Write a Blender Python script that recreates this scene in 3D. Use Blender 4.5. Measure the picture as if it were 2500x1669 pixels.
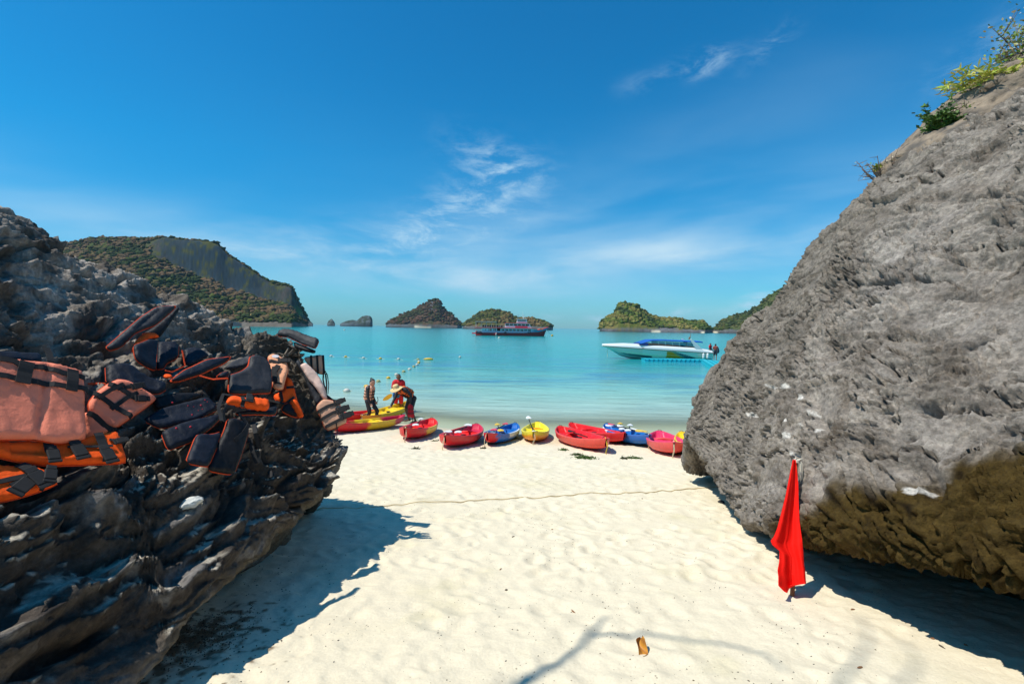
import bpy, bmesh, math, random
import numpy as np
from mathutils import Vector, Matrix, geometry
from mathutils.bvhtree import BVHTree

for o in list(bpy.data.objects): bpy.data.objects.remove(o)
S = bpy.context.scene
COL = S.collection
R = math.radians
rng = np.random.default_rng(7)
random.seed(7)

# ------------------------------------------------------------------ camera
F = 17.0/36*2500            # focal length in photo pixels
CAM = np.array([0., 0., 3.5])
ROLL, PITCH = 0.0152, math.atan(35/F)
_f = np.array([0, math.cos(PITCH), -math.sin(PITCH)])
_U = np.array([0, math.sin(PITCH), math.cos(PITCH)])
_X = np.array([1., 0, 0])
_r = math.cos(ROLL)*_X + math.sin(ROLL)*_U
_u = -math.sin(ROLL)*_X + math.cos(ROLL)*_U
cam_d = bpy.data.cameras.new('camera'); cam_d.lens = 17; cam_d.sensor_width = 36
cam_d.clip_start = 0.05; cam_d.clip_end = 20000
cam = bpy.data.objects.new('camera', cam_d); COL.objects.link(cam)
cam.matrix_world = Matrix(((_r[0], _u[0], -_f[0], CAM[0]), (_r[1], _u[1], -_f[1], CAM[1]), (_r[2], _u[2], -_f[2], CAM[2]), (0, 0, 0, 1)))
S.camera = cam
S.render.resolution_x = 1024; S.render.resolution_y = 683

def ray(px, py):
    return _f + (px-1250)/F*_r + (834.5-py)/F*_u
def P(px, py, Y):
    d = ray(px, py); return CAM + d*(Y/d[1])
def shore(x):
    return 15.9 + 0.40*np.maximum(0, -x-0.5) + 0.03*np.maximum(0, x)
def sand_z(x, y):
    z = 1.9*(1 - y/shore(x))
    return np.where(z < -0.05, -0.05 + (z+0.05)*0.75, z)
def G(px, py):                      # where the line of sight meets the beach
    d = ray(px, py); t = 1.0
    for _ in range(60):
        p = CAM + d*t
        t += (p[2]-float(sand_z(p[0], p[1])))/(-d[2]+0.1)*0.8
    return CAM + d*t
def Wt(px, py, z=0.0):
    d = ray(px, py); return CAM + d*((z-CAM[2])/d[2])

# ------------------------------------------------------------------ sun and sky
SUN_EL, SUN_A = R(60), R(-20)
SUN_DIR = Vector((-math.cos(SUN_EL)*math.cos(SUN_A), math.cos(SUN_EL)*math.sin(SUN_A), math.sin(SUN_EL)))
sd = bpy.data.lights.new('sun', 'SUN'); sd.energy = 4.8; sd.angle = R(0.53); sd.color = (1, 0.95, 0.85)
so = bpy.data.objects.new('sun', sd); COL.objects.link(so)
so.rotation_euler = (-SUN_DIR).to_track_quat('-Z', 'Y').to_euler(); so.location = (-20, 5, 30)
S.view_settings.view_transform = 'Standard'; S.view_settings.look = 'None'
S.view_settings.gamma = 1; S.view_settings.exposure = 0.1; S.view_settings.use_curve_mapping = False

world = bpy.data.worlds.new('World'); S.world = world; world.use_nodes = True
def build_world():
    nt = world.node_tree; N, L = nt.nodes, nt.links; N.clear()
    out = N.new('ShaderNodeOutputWorld'); bg = N.new('ShaderNodeBackground'); bg.inputs[1].default_value = 0.108
    sky = N.new('ShaderNodeTexSky'); sky.sky_type = 'NISHITA'; sky.sun_disc = False
    sky.sun_elevation = SUN_EL; sky.sun_rotation = R(270)+SUN_A
    sky.air_density = 1.0; sky.dust_density = 0.35; sky.ozone_density = 2.0; sky.altitude = 0
    hs = N.new('ShaderNodeHueSaturation'); hs.inputs['Saturation'].default_value = 1.15; hs.inputs['Value'].default_value = 1.0
    L.new(sky.outputs[0], hs.inputs['Color'])
    tint = N.new('ShaderNodeMix'); tint.data_type = 'RGBA'; tint.blend_type = 'MULTIPLY'; tint.inputs[0].default_value = 1
    L.new(hs.outputs[0], tint.inputs[6]); tint.inputs[7].default_value = SKY_TINT
    tc = N.new('ShaderNodeTexCoord'); sx = N.new('ShaderNodeSeparateXYZ'); L.new(tc.outputs['Generated'], sx.inputs[0])
    rp = N.new('ShaderNodeValToRGB'); L.new(sx.outputs[2], rp.inputs[0]); cr = rp.color_ramp
    cr.elements.new(0.08); cr.elements.new(0.30)
    for q_, c_ in enumerate(SKY_GRADE): cr.elements[q_].color = (*c_, 1)
    cr.elements[0].position = 0.0
    L.new(rp.outputs[0], tint.inputs[7])
    def M(op, a, b=None, c=None, clamp=False):
        m = N.new('ShaderNodeMath'); m.operation = op; m.use_clamp = clamp
        for i, v in enumerate((a, b, c)):
            if v is None: continue
            if isinstance(v, (int, float)): m.inputs[i].default_value = v
            else: L.new(v, m.inputs[i])
        return m.outputs[0]
    az = M('ARCTAN2', sx.outputs[0], sx.outputs[1]); el = M('ARCSINE', sx.outputs[2])
    comb = N.new('ShaderNodeCombineXYZ'); L.new(az, comb.inputs[0]); L.new(el, comb.inputs[1])
    def noise(scale, rot, sxyz, detail=9, rough=0.62, dist=0.6, off=(0, 0, 0)):
        mp = N.new('ShaderNodeMapping'); mp.inputs['Rotation'].default_value = (0, 0, rot); mp.inputs['Scale'].default_value = sxyz
        mp.inputs['Location'].default_value = off
        L.new(comb.outputs[0], mp.inputs[0])
        n = N.new('ShaderNodeTexNoise'); n.inputs['Scale'].default_value = scale; n.inputs['Detail'].default_value = detail
        n.inputs['Roughness'].default_value = rough; n.inputs['Distortion'].default_value = dist
        L.new(mp.outputs[0], n.inputs['Vector']); return n.outputs['Fac']
    def ss(v, a, b):
        mr = N.new('ShaderNodeMapRange'); mr.interpolation_type = 'SMOOTHSTEP'
        mr.inputs[1].default_value = a; mr.inputs[2].default_value = b; L.new(v, mr.inputs[0]); return mr.outputs[0]
    def blob(px, py, wx, wy, rot):          # soft patch of sky centred on a compass bearing and height
        d = ray(px, py); a0 = math.atan2(d[0], d[1]); e0 = math.asin(d[2]/np.linalg.norm(d))
        da = M('SUBTRACT', az, a0); de = M('SUBTRACT', el, e0)
        c, s_ = math.cos(rot), math.sin(rot)
        u = M('DIVIDE', M('ADD', M('MULTIPLY', da, c), M('MULTIPLY', de, s_)), wx)
        v = M('DIVIDE', M('SUBTRACT', M('MULTIPLY', de, c), M('MULTIPLY', da, s_)), wy)
        r2 = M('ADD', M('MULTIPLY', u, u), M('MULTIPLY', v, v))
        return M('EXPONENT', M('MULTIPLY', r2, -1.0))
    wisp = ss(noise(3.2, R(-14), (1.0, 5.0, 1), 10, 0.6, 0.35), 0.40, 0.78)
    fine = ss(noise(9, R(-25), (1.0, 2.6, 1), 10, 0.68, 0.4, (3, 1, 0)), 0.42, 0.72)
    veil = ss(noise(1.6, R(-10), (1.0, 4.0, 1), 5, 0.5, 0.5, (5, 2, 0)), 0.3, 0.75)
    cov = None
    for (px, py, wx, wy, rt, k, tex) in [
        (1450, 655, 0.50, 0.045, 0.06, 0.75, wisp), (1650, 620, 0.50, 0.030, 0.10, 0.65, veil), (1850, 590, 0.30, 0.012, 0.15, 0.55, veil), (800, 630, 0.34, 0.036, -0.03, 0.75, wisp), (1000, 690, 0.5, 0.03, 0.02, 0.55, veil),
        (1120, 520, 0.14, 0.05, 0.45, 0.85, fine), (1000, 560, 0.30, 0.035, 0.12, 0.5, wisp), (1350, 570, 0.50, 0.055, 0.12, 0.40, veil), (1750, 560, 0.35, 0.035, 0.20, 0.35, veil), (1215, 405, 0.085, 0.04, -0.35, 0.85, fine), (1020, 590, 0.17, 0.028, 0.2, 0.45, fine),
        (1715, 155, 0.05, 0.018, 0.1, 0.8, fine), (1890, 105, 0.06, 0.015, 0.6, 0.4, fine), (2480, 90, 0.09, 0.03, 0.3, 0.45, fine),
        (1580, 200, 0.05, 0.015, 0.1, 0.25, fine), (1500, 470, 0.5, 0.09, 0.35, 0.16, veil), (300, 560, 0.3, 0.05, -0.1, 0.35, veil),
        (1850, 735, 0.035, 0.020, 0.5, 1.2, fine), (1460, 778, 0.02, 0.007, 0, 0.7, fine), (1680, 762, 0.12, 0.009, 0, 0.5, fine), (1345, 770, 0.02, 0.008, 0, 0.5, fine)]:
        b = M('MULTIPLY', M('MULTIPLY', blob(px, py, wx, wy, rt), tex), k)
        cov = b if cov is None else M('ADD', cov, b)
    lowband = M('MULTIPLY', M('EXPONENT', M('MULTIPLY', M('MULTIPLY', M('DIVIDE', el, 0.22), M('DIVIDE', el, 0.22)), -1.0)), M('MULTIPLY', veil, 0.20))
    cov = M('MULTIPLY', M('ADD', cov, lowband), 0.85, clamp=True)
    mx = N.new('ShaderNodeMix'); mx.data_type = 'RGBA'; L.new(cov, mx.inputs[0]); L.new(tint.outputs[2], mx.inputs[6])
    mx.inputs[7].default_value = (4.6, 6.6, 8.0, 1)
    L.new(mx.outputs[2], bg.inputs[0]); L.new(bg.outputs[0], out.inputs[0])
# colour of the air from the horizon up: horizon, 5 degrees, 17 degrees, zenith
SKY_TINT = (1, 1, 1, 1)
SKY_GRADE = [(0.30, 0.78, 1.06), (0.24, 0.86, 1.12), (0.10, 0.98, 1.25), (0.10, 0.98, 1.25)]
build_world()

# ------------------------------------------------------------------ numpy noise
_perm = np.arange(256); rng.shuffle(_perm); _perm = np.concatenate([_perm]*3)
_g = rng.normal(size=(256, 3)); _g /= np.linalg.norm(_g, axis=1)[:, None]
def perlin(p):
    p = np.asarray(p, float); i = np.floor(p).astype(int); f = p-i; i &= 255
    w = f*f*f*(f*(f*6-15)+10); out = 0
    for dx in (0, 1):
        for dy in (0, 1):
            for dz in (0, 1):
                h = _perm[_perm[_perm[i[:, 0]+dx]+i[:, 1]+dy]+i[:, 2]+dz]
                g = _g[h]; d = g[:, 0]*(f[:, 0]-dx)+g[:, 1]*(f[:, 1]-dy)+g[:, 2]*(f[:, 2]-dz)
                out = out + d*(w[:, 0] if dx else 1-w[:, 0])*(w[:, 1] if dy else 1-w[:, 1])*(w[:, 2] if dz else 1-w[:, 2])
    return out*1.5
def fbm(p, n=4, gain=0.5):
    a, s, o = 1.0, 0, 0
    for k in range(n): o = o + a*perlin(p*2.03**k+k*17.3); s += a; a *= gain
    return o/s
def ridged(p, n=4, gain=0.5):
    a, s, o = 1.0, 0, 0
    for k in range(n): o = o + a*(1-2*np.abs(perlin(p*2.03**k+k*9.7))); s += a; a *= gain
    return o/s
_r3 = rng.random((256, 3))
def voro(p, f2=False):
    i = np.floor(p).astype(int); f = p-i; a = np.full(len(p), 9.); b = a.copy()
    for dx in (-1, 0, 1):
        for dy in (-1, 0, 1):
            for dz in (-1, 0, 1):
                h = _perm[_perm[_perm[(i[:, 0]+dx) & 255]+((i[:, 1]+dy) & 255)]+((i[:, 2]+dz) & 255)]
                q = _r3[h]+np.array([dx, dy, dz])-f; d = np.sqrt((q*q).sum(1))
                b = np.where(d < a, a, np.minimum(b, d)); a = np.minimum(a, d)
    return (a, b) if f2 else a
def vid(p):                                   # a random height for every voronoi cell
    i = np.floor(p).astype(int); f = p-i; a = np.full(len(p), 9.); v = np.zeros(len(p))
    for dx in (-1, 0, 1):
        for dy in (-1, 0, 1):
            for dz in (-1, 0, 1):
                h = _perm[_perm[_perm[(i[:, 0]+dx) & 255]+((i[:, 1]+dy) & 255)]+((i[:, 2]+dz) & 255)]
                r = _r3[h]; q = r+np.array([dx, dy, dz])-f; d = (q*q).sum(1); k = d < a
                v = np.where(k, (r[:, 0]-0.5)+(q*(r-0.5)).sum(1)*1.6, v); a = np.where(k, d, a)
    return v
def sstep(x, a, b):
    t = np.clip((x-a)/(b-a), 0, 1); return t*t*(3-2*t)
def lerp(a, b, t): return a+(b-a)*t

# ------------------------------------------------------------------ objects
def tag(o, label=None, cat=None, group=None, kind=None):
    if label: o['label'] = label
    if cat: o['category'] = cat
    if group: o['group'] = group
    if kind: o['kind'] = kind
    return o
def thing(name, label, cat, loc=(0, 0, 0), rz=0, group=None):
    o = bpy.data.objects.new(name, None); COL.objects.link(o); o.location = loc; o.rotation_euler = (0, 0, rz)
    o.empty_display_size = 0.1
    return tag(o, label, cat, group)
def mesh(name, V, Fc, mat, parent=None, smooth=True, cols=None, origin=None):
    me = bpy.data.meshes.new(name)
    V = np.asarray(V, float)
    if parent is not None and origin is None: origin = None
    if origin is not None: V = V-np.asarray(origin)
    if isinstance(Fc, np.ndarray):
        me.vertices.add(len(V)); me.vertices.foreach_set('co', V.ravel())
        n, k = Fc.shape; me.loops.add(n*k); me.loops.foreach_set('vertex_index', Fc.ravel().astype(np.int32))
        me.polygons.add(n); me.polygons.foreach_set('loop_start', np.arange(0, n*k, k, dtype=np.int32))
        me.update(calc_edges=True); me.validate()
    else:
        me.from_pydata([tuple(v) for v in V], [], [tuple(f) for f in Fc]); me.update()
    if smooth: me.polygons.foreach_set('use_smooth', np.ones(len(me.polygons), bool))
    if cols is not None:
        c = np.asarray(cols, float)
        if c.shape[1] == 3: c = np.hstack([c, np.ones((len(c), 1))])
        at = me.color_attributes.new('Col', 'FLOAT_COLOR', 'POINT'); at.data.foreach_set('color', c.ravel())
    if mat is not None:
        for m in (mat if isinstance(mat, (list, tuple)) else [mat]): me.materials.append(m)
    o = bpy.data.objects.new(name, me); COL.objects.link(o)
    if parent is not None: o.parent = parent
    return o
def copy_tree(o, parent=None):
    c = o.copy(); COL.objects.link(c); c.parent = parent
    for ch in [x for x in list(o.children)]: copy_tree(ch, c)
    return c
def grid_faces(nu, nv, wrap=False):
    i = np.arange(nu-1)[:, None]; nn = nv if wrap else nv-1; j = np.arange(nn)[None, :]; j2 = (j+1) % nv
    a = i*nv+j; b = i*nv+j2; c = (i+1)*nv+j2; d = (i+1)*nv+j
    return np.stack([a, b, c, d], -1).reshape(-1, 4)

class MB:                                      # collects simple solids into one mesh
    def __init__(s): s.V = []; s.F = []; s.C = []
    def add(s, V, Fc, col=None):
        n = len(s.V); s.V += [tuple(v) for v in V]; s.F += [tuple(int(k)+n for k in f) for f in Fc]
        s.C += [col or (1, 1, 1)]*len(V); return s
    def box(s, c, size, rot=None, col=None, bev=0.0, taper=1.0):
        x, y, z = [d/2 for d in size]; b = min(bev, x, y, z)
        pts = []
        if b > 0:
            for sx in (-1, 1):
                for sy in (-1, 1):
                    for sz in (-1, 1):
                        pts += [(sx*(x-b), sy*(y-b), sz*z), (sx*(x-b), sy*y, sz*(z-b)), (sx*x, sy*(y-b), sz*(z-b))]
            bm = bmesh.new(); vs = [bm.verts.new(p) for p in pts]; r = bmesh.ops.convex_hull(bm, input=vs)
            bm.verts.index_update(); V = [v.co.copy() for v in bm.verts]; Fc = [[v.index for v in f.verts] for f in bm.faces]; bm.free()
        else:
            V = [Vector((sx*x, sy*y, sz*z)) for sx in (-1, 1) for sy in (-1, 1) for sz in (-1, 1)]
            Fc = [(0, 1, 3, 2), (4, 6, 7, 5), (0, 4, 5, 1), (2, 3, 7, 6), (0, 2, 6, 4), (1, 5, 7, 3)]
        if taper != 1.0:
            for v in V:
                k = lerp(1, taper, (v.z+z)/(2*z)); v.x *= k; v.y *= k
        if rot is not None: V = [rot @ v for v in V]
        c = Vector(c); return s.add([v+c for v in V], Fc, col)
    def tube(s, pts, rad, n=8, col=None, caps=True, flat=1.0, up=None):
        pts = [Vector(p) for p in pts]; m = len(pts)
        rad = [rad]*m if isinstance(rad, (int, float)) else list(rad)
        V = []; prev = None
        for i, p in enumerate(pts):
            t = (pts[min(i+1, m-1)]-pts[max(i-1, 0)])
            t = t.normalized() if t.length > 1e-9 else Vector((0, 0, 1))
            if prev is None:
                a = Vector(up) if up is not None else (Vector((0, 0, 1)) if abs(t.z) < 0.9 else Vector((1, 0, 0)))
            else: a = prev
            a = (a-t*a.dot(t)); a = a.normalized() if a.length > 1e-6 else t.orthogonal().normalized()
            prev = a; b = t.cross(a)
            for k in range(n):
                w = 2*math.pi*k/n; V.append(p+(b*math.cos(w)+a*math.sin(w)*flat)*rad[i])
        Fc = [(i*n+k, i*n+(k+1) % n, (i+1)*n+(k+1) % n, (i+1)*n+k) for i in range(m-1) for k in range(n)]
        if caps: Fc += [tuple(range(n))[::-1], tuple((m-1)*n+k for k in range(n))]
        return s.add(V, Fc, col)
    def capsule(s, a, b, ra, rb, n=12, col=None):
        a, b = Vector(a), Vector(b); d = b-a; L = d.length
        t = d.normalized() if L > 1e-6 else Vector((0, 0, 1))
        pts, rr = [], []
        for k in range(5):
            w = math.pi/2*k/4; pts.append(a-t*ra*math.cos(w)); rr.append(max(ra*math.sin(w), ra*0.05))
        for k in range(5):
            w = math.pi/2*k/4; pts.append(b+t*rb*math.sin(w)); rr.append(max(rb*math.cos(w), rb*0.05))
        return s.tube(pts, rr, n, col)
    def ball(s, c, r, n=10, col=None):
        if isinstance(r, (int, float)): r = (r, r, r)
        V, Fc = [], []; m = max(4, n//2+1)
        for i in range(1, m):
            th = math.pi*i/m
            for k in range(n):
                ph = 2*math.pi*k/n; V.append((c[0]+r[0]*math.sin(th)*math.cos(ph), c[1]+r[1]*math.sin(th)*math.sin(ph), c[2]+r[2]*math.cos(th)))
        top = len(V); V.append((c[0], c[1], c[2]+r[2])); V.append((c[0], c[1], c[2]-r[2]))
        for i in range(m-2):
            for k in range(n): Fc.append((i*n+k, (i+1)*n+k, (i+1)*n+(k+1) % n, i*n+(k+1) % n))
        for k in range(n): Fc.append((top, k, (k+1) % n)); Fc.append((top+1, (m-2)*n+(k+1) % n, (m-2)*n+k))
        return s.add(V, Fc, col)
    def ribbon(s, pts, normals, w, th=0.004, col=None):
        pts = [Vector(p) for p in pts]; V = []; m = len(pts)
        for i, p in enumerate(pts):
            t = (pts[min(i+1, m-1)]-pts[max(i-1, 0)]).normalized(); nn = Vector(normals[i] if isinstance(normals, list) else normals)
            b = t.cross(nn).normalized()
            V += [p-b*w/2, p+b*w/2, p+b*w/2+nn*th, p-b*w/2+nn*th]
        Fc = []
        for i in range(m-1):
            for k in range(4): Fc.append((i*4+k, i*4+(k+1) % 4, i*4+4+(k+1) % 4, i*4+4+k))
        Fc += [(3, 2, 1, 0), tuple((m-1)*4+k for k in range(4))]
        return s.add(V, Fc, col)
    def prism(s, poly, y0, y1, col=None, axis='y'):
        n = len(poly)
        if axis == 'y': V = [(p[0], y0, p[1]) for p in poly]+[(p[0], y1, p[1]) for p in poly]
        else: V = [(p[0], p[1], y0) for p in poly]+[(p[0], p[1], y1) for p in poly]
        Fc = [tuple(range(n)), tuple(range(2*n-1, n-1, -1))]+[(k, n+k, n+(k+1) % n, (k+1) % n) for k in range(n)]
        return s.add(V, Fc, col)
    def build(s, name, mat, parent=None, smooth=False, usecol=False, origin=None):
        return mesh(name, s.V, s.F, mat, parent, smooth, s.C if usecol else None, origin)

# ------------------------------------------------------------------ materials
def mat(name, col=(0.5, 0.5, 0.5), rough=0.5, spec=0.5, attr=False, n_scale=0, n_amt=0.0, bumps=(), coat=0.0, trans=0.0, sheen=0.0, subs=0.0, metal=0.0, detail=6, alpha=None, rough_var=0.0):
    m = bpy.data.materials.new(name); m.use_nodes = True; nt = m.node_tree; N, L = nt.nodes, nt.links
    b = N['Principled BSDF']; b.inputs['Roughness'].default_value = rough; b.inputs['Specular IOR Level'].default_value = spec
    b.inputs['Coat Weight'].default_value = coat; b.inputs['Metallic'].default_value = metal
    b.inputs['Sheen Weight'].default_value = sheen
    if trans: b.inputs['Transmission Weight'].default_value = trans
    tc = N.new('ShaderNodeTexCoord'); src = None
    if attr:
        a = N.new('ShaderNodeVertexColor'); a.layer_name = 'Col'; src = a.outputs[0]
    if n_amt:
        n = N.new('ShaderNodeTexNoise'); n.inputs['Scale'].default_value = n_scale; n.inputs['Detail'].default_value = detail; n.inputs['Roughness'].default_value = 0.65
        L.new(tc.outputs['Object'], n.inputs['Vector'])
        mr = N.new('ShaderNodeMapRange'); mr.inputs[1].default_value = 0.3; mr.inputs[2].default_value = 0.7
        mr.inputs[3].default_value = 1-n_amt; mr.inputs[4].default_value = 1+n_amt; L.new(n.outputs['Fac'], mr.inputs[0])
        mx = N.new('ShaderNodeMix'); mx.data_type = 'RGBA'; mx.blend_type = 'MULTIPLY'; mx.inputs[0].default_value = 1
        if src: L.new(src, mx.inputs[6])
        else: mx.inputs[6].default_value = (*col, 1)
        L.new(mr.outputs[0], mx.inputs[7]); src = mx.outputs[2]
        if rough_var:
            m2 = N.new('ShaderNodeMapRange'); m2.inputs[1].default_value = 0.3; m2.inputs[2].default_value = 0.7
            m2.inputs[3].default_value = rough-rough_var; m2.inputs[4].default_value = rough+rough_var; L.new(n.outputs['Fac'], m2.inputs[0]); L.new(m2.outputs[0], b.inputs['Roughness'])
    if src: L.new(src, b.inputs['Base Color'])
    else: b.inputs['Base Color'].default_value = (*col, 1)
    prev = None
    for (kind, sc, strength, dist) in bumps:
        if kind == 'v':
            n = N.new('ShaderNodeTexVoronoi'); n.inputs['Scale'].default_value = sc; o_ = n.outputs['Distance']
        elif kind == 'w':
            n = N.new('ShaderNodeTexWave'); n.inputs['Scale'].default_value = sc; n.inputs['Distortion'].default_value = 1.5; n.inputs['Detail'].default_value = 2; o_ = n.outputs['Fac']
        else:
            n = N.new('ShaderNodeTexNoise'); n.inputs['Scale'].default_value = sc; n.inputs['Detail'].default_value = 8; n.inputs['Roughness'].default_value = 0.65; o_ = n.outputs['Fac']
        L.new(tc.outputs['Object'], n.inputs['Vector'])
        bp = N.new('ShaderNodeBump'); bp.inputs['Strength'].default_value = strength; bp.inputs['Distance'].default_value = dist
        L.new(o_, bp.inputs['Height'])
        if prev: L.new(prev, bp.inputs['Normal'])
        prev = bp.outputs[0]
    if prev: L.new(prev, b.inputs['Normal'])
    return m
# ------------------------------------------------------------------ beach
def build_sand():
    ys = np.concatenate([np.linspace(-8, 1.5, 40)[:-1], np.exp(np.linspace(math.log(1.5), math.log(19.5), 640)), np.linspace(19.7, 70, 60)])
    s_in = np.linspace(-1.15, 1.15, 560); s_out = np.array([1.25, 1.5, 2, 3, 5, 8])
    ss_ = np.concatenate([-s_out[::-1], s_in, s_out])
    X = ss_[None, :]*np.maximum(ys[:, None]+1.2, 2.9); Y = np.repeat(ys[:, None], len(ss_), 1)
    x, y = X.ravel(), Y.ravel(); z = sand_z(x, y).copy()
    p = np.stack([x, y, x*0], 1)
    yd = shore(x)-y
    dry = sstep(yd, 0.5, 3.0)
    und = fbm(p*0.45, 3)*0.07+fbm(p*1.3+5, 3)*0.035
    und += (np.abs(fbm(p*2.6+9, 3))-0.15)*-0.02
    pits = (1-sstep(voro(p*np.array([3.6, 3.6, 1])+fbm(p*3, 2)[:, None]*0.5), 0.08, 0.42))*0.016+(1-sstep(voro(p*np.array([8.5, 8.5, 1])+fbm(p*6, 2)[:, None]*0.5+9), 0.08, 0.45))*0.007
    und -= pits*3.2
    fine = fbm(p*7+3, 4)*0.020+fbm(p*22+1, 3)*0.004
    z += (0.25+0.75*dry)*(und*0.17+fine*0.55)*np.where(yd < 0, 0.4, 1)
    # footprints
    k = 0
    rr = np.random.default_rng(3)
    ind = np.argsort(y, kind='stable')
    ysort = y[ind]
    for _ in range(2600):
        fy = rr.uniform(1.6, 15.2)**1.0; fx = rr.uniform(-0.62, 0.62)*(fy+1.0); 
        if rr.random() < 0.25: fx = rr.normal(0, 0.25)*(fy+1)
        a = rr.uniform(-1.6, 1.6); L_ = rr.uniform(0.05, 0.13); W_ = L_*rr.uniform(0.4, 0.8); dp = rr.uniform(0.004, 0.022)*(0.5 if fy < 4 else 1)*(0.5+L_*5)
        lo, hi = np.searchsorted(ysort, [fy-0.45, fy+0.45]); ii = ind[lo:hi]
        ii = ii[np.abs(x[ii]-fx) < 0.45]
        dx, dy = x[ii]-fx, y[ii]-fy
        u = (dx*math.sin(a)+dy*math.cos(a))/L_; v = (dx*math.cos(a)-dy*math.sin(a))/W_
        r2 = u*u+v*v
        z[ii] += -dp*np.exp(-r2*1.1)+dp*0.45*np.exp(-(np.sqrt(r2)-1.9)**2*3)
    # tide-left step by the water
    z += 0.02*np.exp(-((yd-0.9)/0.25)**2)
    col = np.zeros((len(x), 3))
    base = np.array([0.715, 0.63, 0.465])*1.0
    n1 = fbm(p*1.1+20, 4); n2 = fbm(p*5+4, 3)
    base2 = np.array([0.52, 0.46, 0.26])
    col[:] = base*(1+0.05*n2[:, None])
    t = (0.22*sstep(n1, 0.05, 0.5)+0.18*sstep(n2*0.6+n1*0.6, 0.15, 0.45))[:, None]
    col = lerp(col, base2, t)
    damp = sstep(-yd+0.25*n1*6, -4.3, -1.2)[:, None]*0.55
    col = lerp(col, np.array([0.50, 0.44, 0.29]), damp)
    wet = sstep(-yd, -1.1, -0.35)[:, None]
    col = lerp(col, np.array([0.46, 0.42, 0.31]), wet*0.75)
    # brown weed litter trapped beneath the left rock
    lit = G(480, 1560)
    d = np.hypot((x-lit[0])/0.36, (y-lit[1])/0.45); q = sstep(fbm(p*14+2, 4)+0.35-d*0.38, 0.0, 0.25)
    col = lerp(col, np.array([0.13, 0.075, 0.035]), (q*0.85)[:, None])
    z += q*0.02*np.abs(fbm(p*30, 3))
    # dark specks
    o = mesh('beach_sand', np.stack([x, y, z], 1), grid_faces(len(ys), len(ss_)), M_SAND, cols=col)
    tag(o, 'pale cream sand beach sloping down to the sea', kind='structure')
    return BVHTree.FromObject(o, bpy.context.evaluated_depsgraph_get())

def sand_material():
    m = mat('sand', attr=True, rough=0.92, spec=0.2, n_scale=60, n_amt=0.07, bumps=[('n', 35, 0.5, 0.012), ('n', 220, 0.35, 0.004)])
    nt = m.node_tree; N, L = nt.nodes, nt.links; b = N['Principled BSDF']; src = b.inputs['Base Color'].links[0].from_socket
    tc = N.new('ShaderNodeTexCoord'); 
    v = N.new('ShaderNodeTexVoronoi'); v.inputs['Scale'].default_value = 26; L.new(tc.outputs['Object'], v.inputs['Vector'])
    n = N.new('ShaderNodeTexNoise'); n.inputs['Scale'].default_value = 1.7; n.inputs['Detail'].default_value = 3; L.new(tc.outputs['Object'], n.inputs['Vector'])
    mr = N.new('ShaderNodeMapRange'); mr.inputs[1].default_value = 0.5; mr.inputs[2].default_value = 0.72; mr.inputs[3].default_value = 0.05; mr.inputs[4].default_value = 0.16; L.new(n.outputs['Fac'], mr.inputs[0])
    lt = N.new('ShaderNodeMath'); lt.operation = 'LESS_THAN'; L.new(v.outputs['Distance'], lt.inputs[0]); L.new(mr.outputs[0], lt.inputs[1])
    mx = N.new('ShaderNodeMix'); mx.data_type = 'RGBA'; mx.inputs[7].default_value = (0.16, 0.12, 0.075, 1)
    k = N.new('ShaderNodeMath'); k.operation = 'MULTIPLY'; k.inputs[1].default_value = 0.6; L.new(lt.outputs[0], k.inputs[0])
    L.new(k.outputs[0], mx.inputs[0]); L.new(src, mx.inputs[6]); L.new(mx.outputs[2], b.inputs['Base Color'])
    return m
M_SAND = sand_material()
SAND = build_sand()
def sz(x, y, w=1.0):                        # height of the finished sand
    h = SAND.ray_cast(Vector((x, y, 10)), Vector((0, 0, -1)))
    return h[0].z if h[0] else float(sand_z(x, y))
def GS(px, py):
    d = Vector(ray(px, py)); h = SAND.ray_cast(Vector(CAM), d.normalized())
    return np.array(h[0]) if h[0] else G(px, py)

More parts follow.
